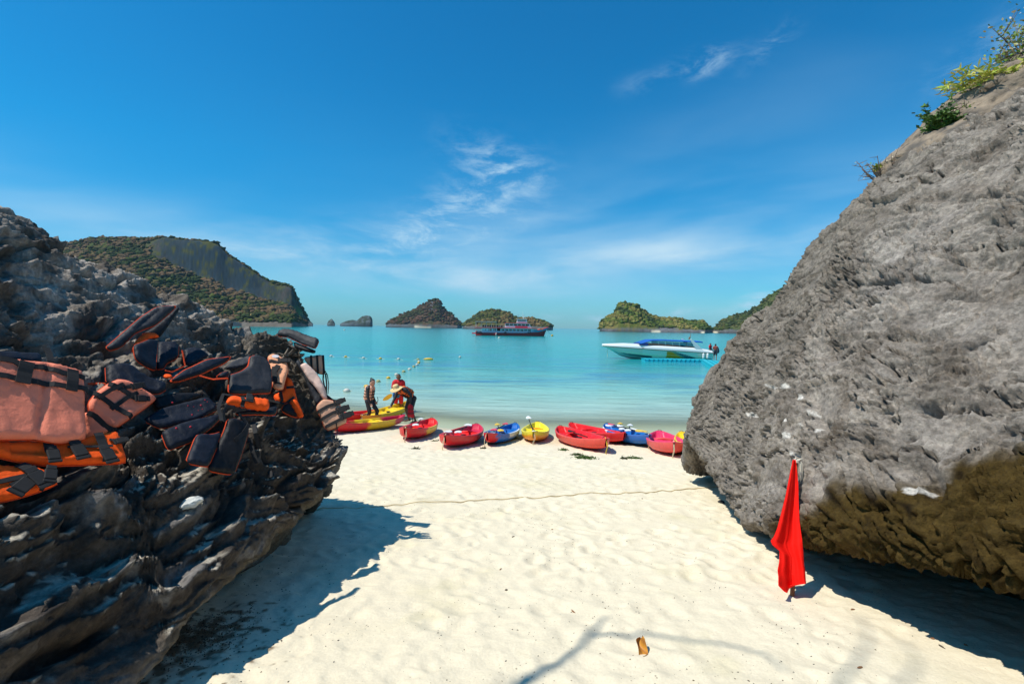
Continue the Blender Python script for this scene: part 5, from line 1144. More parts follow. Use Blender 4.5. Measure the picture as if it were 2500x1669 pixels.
# ------------------------------------------------------------------ life jackets on the left rock
r1 = lambda *p: [(x/2.7635, 450+y/2.7635) for x, y in p]
r2 = lambda *p: [(x/2.851, 700+y/2.851) for x, y in p]
r3 = lambda *p: [(400+x/3.4087, 740+y/3.4087) for x, y in p]
def cloth(name, c, na=0.1, rough=0.75, scale=7): return mat(name, c, rough=rough, spec=0.22, n_scale=scale, n_amt=na, bumps=[('n', 12, 0.5, 0.02), ('n', 40, 0.4, 0.006), ('w', 180, 0.15, 0.001)])
C_SAL = cloth('salmon_nylon', (0.90, 0.25, 0.15), 0.10); C_ORG = cloth('bright_orange_nylon', (0.98, 0.105, 0.008), 0.10); C_PCH = cloth('sun_bleached_nylon', (0.86, 0.40, 0.22), 0.12)
C_NAVY = cloth('navy_black_nylon', (0.010, 0.013, 0.022), 0.35, 0.55); C_BLK = cloth('black_nylon', (0.011, 0.011, 0.013), 0.35, 0.55); C_GRY = cloth('faded_black_nylon', (0.034, 0.035, 0.040), 0.3, 0.55)
C_TAN = cloth('faded_tan_nylon', (0.62, 0.34, 0.22), 0.15); C_PALE = cloth('bleached_pink_nylon', (0.80, 0.55, 0.45), 0.12); C_PIP = cloth('orange_piping', (0.62, 0.06, 0.012), 0.1)
CAMV = Vector(CAM)
def rcast(px, py, bv):
    h = bv.ray_cast(CAMV, Vector(ray(px, py)).normalized()); return h[0]
class Pad:
    def __init__(s, parent, name, poly, mt, lining=None, th=0.038, rad=0.020, off=0.0, seams=(), bias=0.35, plane=None, pipe=C_PIP, host=None, seed=0, wr=1.0, pipe_r=0.006):
        host = host or BL; poly = np.array(poly, float); cx, cy = poly.mean(0)
        if plane is None:
            hits = []; lo, hi = poly.min(0), poly.max(0)
            for i in range(9):
                for j in range(9):
                    q = lo+(hi-lo)*np.array([i/8, j/8]); h = rcast(q[0], q[1], host)
                    if h and h.y < 7: hits.append(h)
            A = np.array([list(h) for h in hits]); c = A.mean(0); u_, s_, vt = np.linalg.svd(A-c); n = vt[2]; tc = (CAM-c); tc /= np.linalg.norm(tc)
            if n@tc < 0: n = -n
            n = n*(1-bias)+tc*bias; n /= np.linalg.norm(n); dd = (A-c)@n; c = c+n*(np.percentile(dd, 80)+0.01+off)
        else: c, n = np.array(plane[0], float), np.array(plane[1], float); n = n/np.linalg.norm(n); c = c+n*off
        s.c, s.n, s.th, s.seed = c, n, th, seed; e1 = np.cross([0, 0, 1.], n); e1 /= np.linalg.norm(e1); s.e1, s.e2 = e1, np.cross(n, e1)
        pl = np.array([s.to2(*q) for q in poly]); s.wr = wr
        # round the corners a little
        m = len(pl); L = []
        for i in range(m):
            a, b, d = pl[i-1], pl[i], pl[(i+1) % m]; k = min(0.03, np.linalg.norm(a-b)*0.3, np.linalg.norm(d-b)*0.3)
            p0 = b+(a-b)/np.linalg.norm(a-b)*k; p1 = b+(d-b)/np.linalg.norm(d-b)*k
            L += [p0, 0.25*p0+0.5*b+0.25*p1, p1]
        B = []; m = len(L)
        for i in range(m):
            a, b = L[i], L[(i+1) % m]; k = max(1, int(np.linalg.norm(b-a)/0.014))
            for j in range(k): B.append(lerp(a, b, j/k))
        B = np.array(B); s.B = B; nb = len(B)
        lo, hi = B.min(0), B.max(0); G_ = []
        g = 0.017
        for j, yy in enumerate(np.arange(lo[1], hi[1], g*0.87)):
            for xx in np.arange(lo[0]+(j % 2)*g/2, hi[0], g): G_.append((xx, yy))
        G_ = np.array(G_) if G_ else np.zeros((0, 2))
        ins = s.inside(G_) & (s.dist(G_) > g*0.55); G_ = G_[ins]
        allp = [Vector(q) for q in np.vstack([B, G_])]
        res = geometry.delaunay_2d_cdt(allp, [(i, (i+1) % nb) for i in range(nb)], [], 1, 1e-6)
        P2 = np.array([v[:] for v in res[0]]); T = [list(f) for f in res[2]]
        d = s.dist(P2); s.seamP = [np.array([s.to2(*q) for q in sm]) for sm in seams]; s.rad = rad
        h = s.h(P2, d); w = s.wave(P2); bd = d < 1e-5
        top = s.c+P2[:, :1]*s.e1+P2[:, 1:]*s.e2+(w+th*0.5+h*0.5)[:, None]*n
        bot = s.c+P2[:, :1]*s.e1+P2[:, 1:]*s.e2+(w+th*0.5-h*0.5)[:, None]*n
        V = np.vstack([top, bot]); N_ = len(P2)
        Ft = []; Fb = []
        for f in T:
            a, b, c_ = (P2[k] for k in f); 
            if (b[0]-a[0])*(c_[1]-a[1])-(b[1]-a[1])*(c_[0]-a[0]) < 0: f = f[::-1]
            Ft.append(tuple(f)); Fb.append(tuple((k if bd[k] else k+N_) for k in f[::-1]))
        org = np.array(parent.location) if parent else np.zeros(3); s.org = org; s.parent = parent
        o = mesh(name, V-org, Ft+Fb, [mt, lining or mt], parent); mi = np.zeros(len(Ft)+len(Fb), np.int32); mi[len(Ft):] = 1; o.data.polygons.foreach_set('material_index', mi); s.o = o
        if pipe:
            wb = s.wave(B); pp = s.c+B[:, :1]*s.e1+B[:, 1:]*s.e2+(wb+th*0.35)[:, None]*n-org; pp = np.vstack([pp, pp[:1]]); mb = MB(); mb.tube(pp[::2] if len(pp) % 2 else np.vstack([pp[::2], pp[-1:]]), pipe_r*0.7, 5, caps=False); mb.build('piping', pipe, o, smooth=True)
    def to2(s, px, py):
        d = ray(px, py); t = ((s.c-CAM)@s.n)/(d@s.n); q = CAM+d*t-s.c; return np.array([q@s.e1, q@s.e2])
    def dist(s, Q):
        B = s.B; out = np.full(len(Q), 9.)
        for i in range(len(B)):
            a, b = B[i], B[(i+1) % len(B)]; ab = b-a; t = np.clip(((Q-a)@ab)/(ab@ab+1e-12), 0, 1); out = np.minimum(out, np.linalg.norm(Q-a-t[:, None]*ab, axis=1))
        return out
    def inside(s, Q):
        B = s.B; c = np.zeros(len(Q), bool)
        for i in range(len(B)):
            a, b = B[i], B[(i+1) % len(B)]
            c ^= ((a[1] > Q[:, 1]) != (b[1] > Q[:, 1])) & (Q[:, 0] < (b[0]-a[0])*(Q[:, 1]-a[1])/(b[1]-a[1]+1e-12)+a[0])
        return c
    def wave(s, Q):
        p = np.stack([Q[:, 0], Q[:, 1], np.full(len(Q), s.seed*3.3)], 1); return (fbm(p*2.6, 2)*0.035+fbm(p*8, 2)*0.006)*s.wr
    def h(s, Q, d):
        r = np.clip(d/s.rad, 0, 1); h = s.th*np.sqrt(1-(1-r)**2)
        for sm in s.seamP:
            sd = np.full(len(Q), 9.)
            for a, b in zip(sm[:-1], sm[1:]): ab = b-a; t = np.clip(((Q-a)@ab)/(ab@ab), 0, 1); sd = np.minimum(sd, np.linalg.norm(Q-a-t[:, None]*ab, axis=1))
            h = h*(1-0.72*np.exp(-(sd/0.014)**2))
        p = np.stack([Q[:, 0], Q[:, 1], np.full(len(Q), s.seed*7.3)], 1)
        h = h+(np.abs(fbm(p*np.array([16, 5, 1]), 3))-0.15)*0.026*r*s.wr+fbm(p*30, 2)*0.004*r
        return np.where(d < 1e-5, 0, h)
    def strap(s, pts, w=0.038, name='strap', mt=None, lift=0.004, n=None):
        Q = [s.to2(*q) for q in pts]; L = [Q[0]]
        for a, b in zip(Q[:-1], Q[1:]):
            k = max(1, int(np.linalg.norm(b-a)/0.02)); L += [lerp(a, b, (j+1)/k) for j in range(k)]
        L = np.array(L); hh = s.h(L, s.dist(L)); ins = s.inside(L); hh = np.where(ins, hh, 0); z = s.wave(L)+s.th*0.5+hh*0.5+lift
        W_ = s.c+L[:, :1]*s.e1+L[:, 1:]*s.e2+z[:, None]*s.n-s.org; mb = MB(); mb.ribbon(W_, Vector(s.n), w*0.74, 0.005); return mb.build(name, mt or M_STRAP, s.parent, smooth=False)
    def buckle(s, px, py, ang=0, sc=1.0):
        q = s.to2(px, py)[None]; z = s.wave(q)[0]+s.th+0.014; c = s.c+q[0, 0]*s.e1+q[0, 1]*s.e2+z*s.n-s.org
        rot = Matrix((tuple(s.e1), tuple(s.e2), tuple(s.n))).transposed() @ Matrix.Rotation(R(ang), 3, 'Z'); mb = MB()
        mb.box(c, (0.052*sc, 0.042*sc, 0.014), rot, bev=0.004); mb.box(Vector(c)+rot @ Vector((0.036*sc, 0, 0)), (0.022*sc, 0.034*sc, 0.010), rot, bev=0.003); mb.box(Vector(c)+rot @ Vector((-0.034*sc, 0, 0)), (0.014*sc, 0.046*sc, 0.010), rot, bev=0.003)
        return mb.build('buckle', M_STRAP, s.parent)
def jacket(label, px, py, d=4.0):
    h = rcast(px, py, BL); p = np.array(h) if h else P(px, py, d); return thing('life_jacket', label, 'life jacket', tuple(p), 0, 'life jackets drying on the left rock')
def jackets():
    # dark ones at the back of the pile first
    t = jacket('black life jacket slumped deep in the shade behind the crossed-strap salmon one', *r1((880, 1330))[0])
    a = Pad(t, 'foam_panel', r1((700, 1235), (870, 1235), (960, 1300), (1110, 1345), (1115, 1400), (1060, 1425), (880, 1400), (705, 1365)), C_NAVY, off=0.0, seed=1, pipe=C_PIP, pipe_r=0.004)
    a.strap(r1((700, 1370), (580, 1372)), 0.02, mt=C_PIP)
    t = jacket('black two-panel life jacket speckled with red dots, low in the middle of the pile', *r3((200, 950))[0])
    a = Pad(t, 'foam_panel', r3((-190, 985), (-20, 880), (365, 790), (460, 890), (250, 990), (-40, 1060)), C_NAVY, off=0.05, seed=2, pipe_r=0.003)
    b = Pad(t, 'foam_panel', r3((-35, 1085), (120, 1020), (450, 925), (482, 950), (380, 1060), (230, 1170), (40, 1230), (10, 1195)), C_NAVY, off=0.03, seed=3, pipe_r=0.004)
    mb = MB(); rr = random.Random(4); 
    for x, y in [(190, 875), (240, 880), (330, 832), (350, 845), (278, 912), (312, 902), (298, 870), (225, 950), (60, 850)]:
        q = a.to2(*r3((x, y))[0])[None]; w_ = a.c+q[0, 0]*a.e1+q[0, 1]*a.e2+(a.wave(q)[0]+a.th*0.5+a.h(q, a.dist(q))[0]*0.5)*a.n-a.org; mb.ball(w_, rr.uniform(0.003, 0.007), 6)
    for x, y in [(85, 1075), (200, 1068)]:
        q = b.to2(*r3((x, y))[0])[None]; w_ = b.c+q[0, 0]*b.e1+q[0, 1]*b.e2+(b.wave(q)[0]+b.th*0.5+b.h(q, b.dist(q))[0]*0.5)*b.n-b.org; mb.ball(w_, 0.008, 6)
    mb.build('red_spots', flat('red_spot', (0.55, 0.01, 0.03), 0.6), t)
    t = jacket('dark jacket stuffed under the speckled black one, only its grey top showing', *r3((120, 810))[0])
    Pad(t, 'foam_panel', r3((-120, 800), (60, 760), (250, 750), (330, 775), (150, 850), (-60, 900)), C_BLK, off=0.02, seed=4, pipe=None)
    t = jacket('navy life jacket lying behind the tall folded one, its two panels upright', *r1((1050, 1150))[0])
    a = Pad(t, 'foam_panel', r1((880, 1100), (1000, 1052), (1060, 1060), (1045, 1262), (1000, 1250), (895, 1195)), C_NAVY, off=0.06, seed=5); b = Pad(t, 'foam_panel', r1((1062, 1060), (1180, 1062), (1206, 1090), (1195, 1180), (1120, 1212), (1102, 1252), (1050, 1262)), C_NAVY, off=0.06, seed=6)
    a.strap(r1((1105, 1262), (1150, 1275), (1240, 1230), (1215, 1130)), 0.012, mt=C_PIP)
    t = jacket('small navy panel poking up between the upright one and the long curved one', *r1((1320, 1180))[0])
    Pad(t, 'foam_panel', r1((1232, 1135), (1260, 1120), (1340, 1118), (1412, 1165), (1300, 1235), (1242, 1240)), C_NAVY, off=0.03, seed=7, pipe=None)
    t = jacket('tall black life jacket folded over on itself, orange lining showing underneath', *r1((900, 1020))[0])
    Pad(t, 'lining_panel', r1((870, 1140), (895, 1075), (960, 1010), (1030, 1015), (1060, 1050), (990, 1058), (920, 1105), (885, 1145)), C_ORG, off=0.10, seed=8, pipe=None, th=0.03)
    Pad(t, 'foam_panel', r1((1035, 965), (1190, 828), (1205, 850), (1070, 1040), (1000, 1060), (960, 1010)), C_BLK, off=0.10, seed=9, pipe=None)
    a = Pad(t, 'foam_panel', r1((708, 1105), (830, 1000), (950, 895), (1050, 832), (1192, 825), (1130, 885), (1040, 958), (905, 1010), (810, 1105), (735, 1128)), C_GRY, C_ORG, off=0.20, seed=10, seams=[r1((905, 985), (1070, 845))], pipe_r=0.006)
    t = jacket('long curved black life jacket with an orange edge, lying level in the middle', *r1((1350, 1240))[0])
    a = Pad(t, 'foam_panel', r1((1140, 1335), (1250, 1250), (1400, 1185), (1560, 1168), (1530, 1195), (1480, 1225), (1350, 1285), (1200, 1335)), C_NAVY, C_ORG, off=0.12, seed=11, pipe_r=0.011)
    Pad(t, 'lining_panel', r1((1090, 1285), (1120, 1270), (1160, 1275), (1168, 1300), (1120, 1302)), C_ORG, off=0.12, th=0.02, seed=12, pipe=None); a.strap(r1((1340, 1300), (1430, 1330), (1530, 1322)), 0.018, mt=C_PIP)
    t = jacket('navy jacket panel wedged behind the square grey-black one', *r1((1600, 1220))[0])
    Pad(t, 'foam_panel', r1((1500, 1262), (1565, 1205), (1675, 1165), (1712, 1190), (1680, 1230), (1600, 1255)), C_GRY, off=0.08, seed=13, pipe=None); Pad(t, 'foam_panel', r1((1445, 1310), (1490, 1275), (1535, 1268), (1530, 1300), (1500, 1318)), C_NAVY, off=0.08, seed=14)
    # bottom two-panel black jacket
    t = jacket('black two-panel life jacket hanging lowest, a loose strap across it', *r3((400, 1200))[0])
    Pad(t, 'foam_panel', r3((165, 1345), (262, 1100), (400, 1098), (470, 1075), (480, 1110), (352, 1385)), C_NAVY, off=0.10, seed=15, pipe_r=0.006); a = Pad(t, 'foam_panel', r3((352, 1392), (485, 1075), (510, 978), (560, 968), (668, 1015), (682, 1080), (580, 1432)), C_BLK, off=0.12, seed=16, pipe_r=0.006, wr=1.3)
    a.strap(r3((668, 1020), (610, 1110), (545, 1165)), 0.036)
    for k, pts in enumerate([((480, 1000), (470, 920), (500, 870), (560, 880)), ((590, 940), (640, 1000), (660, 1015))]):
        a.strap(r3(*pts), 0.026, 'loose_strap')
    # salmon and orange ones at the left
    t = jacket('dark navy panel sticking out above the big salmon jacket', *r2((130, 500))[0])
    a = Pad(t, 'foam_panel', r2((-90, 470), (270, 478), (272, 560), (-90, 550)), C_NAVY, off=0.02, seed=17, pipe=None); a.strap(r2((300, 440), (325, 490), (330, 545)), 0.045)
    t = jacket('crumpled salmon life jacket with crossed black straps, right of the big square one', *r2((780, 850))[0])
    a = Pad(t, 'foam_panel', r2((600, 820), (655, 745), (730, 690), (810, 650), (880, 662), (1092, 780), (990, 860), (872, 940), (795, 992), (700, 950), (610, 880)), C_SAL, off=0.04, seed=18, seams=[r2((640, 890), (800, 985))])
    b = Pad(t, 'foam_panel', r2((560, 890), (620, 880), (700, 950), (760, 1010), (680, 1040), (585, 1060), (575, 980)), C_SAL, off=0.03, seed=19)
    a.strap(r2((620, 750), (700, 800), (900, 922)), 0.040); a.strap(r2((735, 690), (830, 735), (925, 795)), 0.040); a.strap(r2((655, 795), (740, 740), (835, 695)), 0.034); a.strap(r2((755, 865), (860, 790), (935, 755)), 0.034); a.strap(r2((840, 720), (950, 705)), 0.03)
    a.buckle(925, 712, 0) if False else a.buckle(*r2((928, 712))[0], 5); a.buckle(*r2((960, 798))[0], -10); b.strap(r2((590, 890), (650, 915), (720, 975), (780, 1000)), 0.040)
    t = jacket('bright orange life jacket lying under the big salmon one, black straps and buckles', *r2((400, 1170))[0])
    a = Pad(t, 'foam_panel', r2((-150, 1120), (100, 1105), (480, 1088), (640, 1060), (790, 1038), (832, 1110), (874, 1242), (600, 1258), (300, 1264), (100, 1245), (-150, 1195)), C_ORG, off=0.05, th=0.06, seed=20, seams=[r2((60, 1190), (250, 1190))])
    a.strap(r2((300, 1105), (315, 1180), (345, 1245)), 0.055); a.strap(r2((490, 1098), (500, 1150), (515, 1215)), 0.060); a.strap(r2((645, 1070), (690, 1160), (720, 1250)), 0.055); a.strap(r2((440, 1162), (600, 1160), (748, 1160)), 0.018, lift=0.008)
    a.buckle(*r2((515, 1195))[0], 90, 1.4); a.buckle(*r2((715, 1225))[0], 90, 1.4); a.buckle(*r2((335, 1225))[0], 80, 1.2); a.strap(r2((725, 1115), (835, 1130)), 0.022); a.buckle(*r2((800, 1125))[0], 0, 0.9)
    t = jacket('orange life jacket cut by the left edge, lowest on the rock', *r2((150, 1380))[0])
    a = Pad(t, 'foam_panel', r2((-150, 1250), (80, 1262), (200, 1280), (290, 1298), (388, 1405), (250, 1450), (120, 1485), (-150, 1545)), C_ORG, off=0.04, seed=21)
    a.strap(r2((-100, 1410), (60, 1375), (200, 1350)), 0.034); a.strap(r2((110, 1270), (200, 1350), (240, 1400)), 0.060); a.strap(r2((60, 1400), (130, 1460)), 0.05); a.buckle(*r2((130, 1430))[0], 30, 1.5); a.buckle(*r2((305, 1365))[0], 60, 1.2); a.buckle(*r2((230, 1385))[0], 100, 1.5); a.strap(r2((330, 1290), (300, 1400), (260, 1450)), 0.02)
    t = jacket('big square salmon life jacket at the left edge, two black straps across the top', *r2((200, 800))[0])
    a = Pad(t, 'foam_panel', r2((-330, 505), (0, 515), (300, 545), (560, 600), (572, 800), (583, 1082), (360, 1112), (210, 1080), (-330, 1085)), C_SAL, off=0.13, th=0.05, seed=22, seams=[r2((305, 545), (270, 760), (222, 1085))], rad=0.025, wr=0.9)
    a.strap(r2((-200, 520), (0, 545), (60, 560), (110, 592), (290, 600), (400, 640), (555, 665)), 0.040); a.strap(r2((-200, 640), (0, 665), (100, 690), (290, 712), (440, 740), (560, 742), (620, 765)), 0.040, lift=0.006)
    a.strap(r2((140, 568), (105, 718)), 0.080, 'webbing_loop', lift=0.012); a.strap(r2((462, 618), (445, 768)), 0.070, 'webbing_loop', lift=0.012)
    # vests at the right end of the pile
    t = jacket('orange vest under the square grey-black jacket, folded flat with a buckle', *r3((690, 870))[0])
    Pad(t, 'under_panel', r3((585, 925), (880, 880), (940, 885), (925, 945), (620, 945)), C_BLK, off=0.10, seed=23); a = Pad(t, 'foam_panel', r3((505, 850), (530, 805), (620, 815), (740, 820), (870, 842), (868, 905), (760, 900), (640, 885), (520, 868)), C_ORG, off=0.13, th=0.06, seed=24, pipe=None, wr=1.4)
    a.strap(r3((630, 815), (640, 900)), 0.035); a.buckle(*r3((688, 850))[0], 60, 1.2); a.strap(r3((590, 800), (480, 790), (440, 900), (470, 1010)), 0.03, 'loose_strap')
    t = jacket('orange vest sprawled at the right, its pointed tail hanging down the rock', *r3((1040, 800))[0])
    a = Pad(t, 'foam_panel', r3((905, 770), (1000, 735), (1015, 620), (1060, 650), (1085, 730), (1110, 830), (1090, 850), (1000, 830), (940, 830)), C_ORG, off=0.10, seed=25, wr=1.3); b = Pad(t, 'foam_panel', r3((1040, 820), (1075, 800), (1110, 830), (1156, 950), (1110, 966), (1060, 880)), C_ORG, off=0.12, seed=26); c = Pad(t, 'lining_panel', r3((968, 900), (990, 850), (1040, 830), (1080, 900), (1110, 962), (1030, 935)), C_BLK, off=0.09, seed=27, pipe_r=0.010)
    a.strap(r3((960, 740), (975, 830)), 0.035); a.strap(r3((1010, 720), (1075, 712)), 0.030); a.strap(r3((820, 800), (930, 830), (1000, 850), (1080, 795)), 0.030)
    t = jacket('square grey-black life jacket with a rounded shoulder and orange edge', *r3((700, 640))[0])
    a = Pad(t, 'foam_panel', r3((528, 765), (540, 600), (640, 572), (700, 530), (712, 450), (760, 436), (830, 465), (880, 540), (888, 600), (886, 755)), C_GRY, C_ORG, off=0.17, th=0.05, seed=28, seams=[r3((715, 480), (690, 545), (560, 600))], pipe_r=0.009)
    t = jacket('bleached orange vest standing upright right beside the square grey-black one', *r3((950, 600))[0])
    a = Pad(t, 'foam_panel', r3((862, 465), (900, 430), (960, 442), (1020, 490), (1037, 570), (1010, 660), (990, 738), (910, 725), (885, 540)), C_PCH, off=0.17, seed=29, wr=1.3)
    a.strap(r3((875, 505), (950, 520), (1020, 500)), 0.040); a.strap(r3((910, 560), (935, 700)), 0.030); a.buckle(*r3((1000, 505))[0], 0, 1.3); a.buckle(*r3((925, 590))[0], 60, 1.4); a.buckle(*r3((920, 650))[0], 90, 1.4); a.strap(r3((930, 690), (985, 695)), 0.018)
    mb = MB(); q = a.to2(*r3((930, 468))[0])[None]; V = []; cc = a.c+q[0, 0]*a.e1+q[0, 1]*a.e2+(a.wave(q)[0]+a.th*0.5+a.h(q, a.dist(q))[0]*0.5+0.004)*a.n-a.org
    for i in range(16): w = 2*math.pi*i/16; V.append(cc+a.e1*0.032*math.cos(w)+a.e2*0.020*math.sin(w)); 
    V += [v+a.n*0.004 for v in V]; mb.add(V, [tuple(range(15, -1, -1)), tuple(range(16, 32))]+[(i, (i+1) % 16, 16+(i+1) % 16, 16+i) for i in range(16)]); mb.build('round_label', flat('pale_label', (0.62, 0.58, 0.60), 0.6), t)
    # far end, hanging against the sea
    cpos = P(757, 908, 4.9); nn = np.array([0.10, -1.0, 0.35])
    t = thing('life_jacket', 'tan vest with three black belts draped over the outer tip of the rock', 'life jacket', tuple(P(800, 1010, 4.75)), 0, 'life jackets drying on the left rock')
    pl = (P(806, 1010, 4.72), (0.25, -1.0, 0.45))
    a = Pad(t, 'foam_panel', r3((1265, 870), (1330, 800), (1450, 822), (1490, 890), (1522, 960), (1522, 1000), (1440, 1035), (1370, 1062), (1340, 1040), (1310, 960)), C_TAN, plane=pl, seed=30, wr=1.2, th=0.06)
    a.strap(r3((1280, 925), (1370, 870), (1465, 835)), 0.040); a.strap(r3((1310, 985), (1400, 930), (1500, 885)), 0.040); a.strap(r3((1345, 1042), (1430, 1000), (1535, 945)), 0.040); a.strap(r3((1440, 1000), (1445, 1060), (1440, 1130), (1425, 1165)), 0.012); a.strap(r3((1395, 1060), (1400, 1130), (1425, 1165)), 0.012)
    a.buckle(*r3((1490, 895))[0], 20, 1.5); a.buckle(*r3((1465, 830))[0], 20, 1.3); a.buckle(*r3((1530, 945))[0], 20, 1.4)
    t = thing('life_jacket', 'bleached pale vest trailing from the top of the rock down to the tan one', 'life jacket', tuple(P(770, 950, 4.85)), 0, 'life jackets drying on the left rock')
    pl = (P(775, 930, 4.85), (0.45, -1.0, 0.5))
    a = Pad(t, 'lining_panel', r3((1095, 500), (1115, 465), (1180, 560), (1250, 700), (1330, 800), (1270, 860), (1215, 740), (1160, 600)), C_GRY, plane=pl, seed=31, pipe=None); b = Pad(t, 'foam_panel', r3((1130, 520), (1180, 495), (1250, 560), (1310, 640), (1345, 730), (1362, 800), (1320, 795), (1270, 720), (1200, 640)), C_PALE, plane=pl, off=0.05, seed=32, pipe=None)
    a.strap(r3((1340, 770), (1400, 815), (1455, 825), (1455, 850)), 0.04, 'loose_strap'); a.strap(r3((1200, 650), (1260, 700), (1300, 780)), 0.03)
    t = thing('life_jacket', 'small brown-orange vest with upright black belts at the outer top corner', 'life jacket', tuple(P(770, 890, 5.1)), 0, 'life jackets drying on the left rock')
    pl = (P(770, 880, 5.05), (0.4, -1.0, 0.4))
    a = Pad(t, 'foam_panel', r3((1165, 455), (1325, 432), (1342, 598), (1285, 592), (1230, 540), (1185, 490)), C_TAN, plane=pl, seed=33, pipe=M_STRAP)
    for x in (1225, 1275, 1325): a.strap(r3((x, 440), (x+8, 595)), 0.028, 'belt')
    a.strap(r3((1335, 560), (1360, 600), (1372, 680), (1365, 760)), 0.012, 'loose_strap'); a.strap(r3((1330, 560), (1325, 640), (1340, 720)), 0.02, 'loose_strap')
    for k, ps in enumerate([((1345, 590), (1355, 680), (1350, 780))]): a.strap(r3(*ps), 0.02, 'loose_strap')
    t = jacket('flat black life jacket perched alone on top of the rock against the sea', *r3((1060, 330))[0], 5.2)
    pl = (P(*r3((1120, 310))[0], 5.0), (0.15, -0.75, 0.75))
    Pad(t, 'under_panel', r3((1080, 330), (1268, 405), (1262, 430), (1190, 420), (1090, 385)), C_BLK, plane=(pl[0]+np.array([0, 0.03, -0.03]), pl[1]), seed=35, pipe=None)
    a = Pad(t, 'foam_panel', r3((945, 285), (960, 245), (1030, 230), (1120, 255), (1300, 320), (1268, 402), (1180, 365), (1040, 300)), C_GRY, plane=pl, th=0.05, seed=34, seams=[r3((1045, 290), (1265, 385))])
    # stray straps hanging down the rock
    h = [rcast(*q, BL) for q in r3((745, 990), (760, 1080), (790, 1190), (850, 1340), (900, 1440))]; h2 = [rcast(*q, BL) for q in r3((715, 1130), (740, 1240), (775, 1330))]
    for pts in (h, h2):
        mb = MB(); tc = [(CAMV-q).normalized() for q in pts]; mb.ribbon([q+n*0.05 for q, n in zip(pts, tc)], tc, 0.030, 0.004); tag(mb.build('loose_strap', M_STRAP), 'long black strap trailing down the rock below the orange vests' if pts is h else 'short black strap lying on the rock right of the lowest black jacket', 'strap')
    # pale stone and sand-coloured chips
    s = rcast(462, 1236, BL); bm = bmesh.new(); bmesh.ops.create_icosphere(bm, subdivisions=3, radius=1)
    for v in bm.verts: v.co = Vector((v.co.x*0.062, v.co.y*0.04, v.co.z*0.030))*(1+0.35*float(perlin(np.array([v.co*1.7+Vector((3, 1, 2))]))[0]))
    me = bpy.data.meshes.new('stone'); bm.to_mesh(me); bm.free(); o = bpy.data.objects.new('stone', me); COL.objects.link(o); o.location = s+Vector((0.02, -0.02, 0.03)); o.rotation_euler = (0.2, -0.35, 0.3)
    me.materials.append(mat('pale_coral_stone', (0.52, 0.52, 0.48), rough=0.9, n_scale=20, n_amt=0.25, bumps=[('n', 30, 0.6, 0.01)])); tag(o, 'pale flat piece of coral lying on the dark rock below the black jackets', 'stone')
jackets()

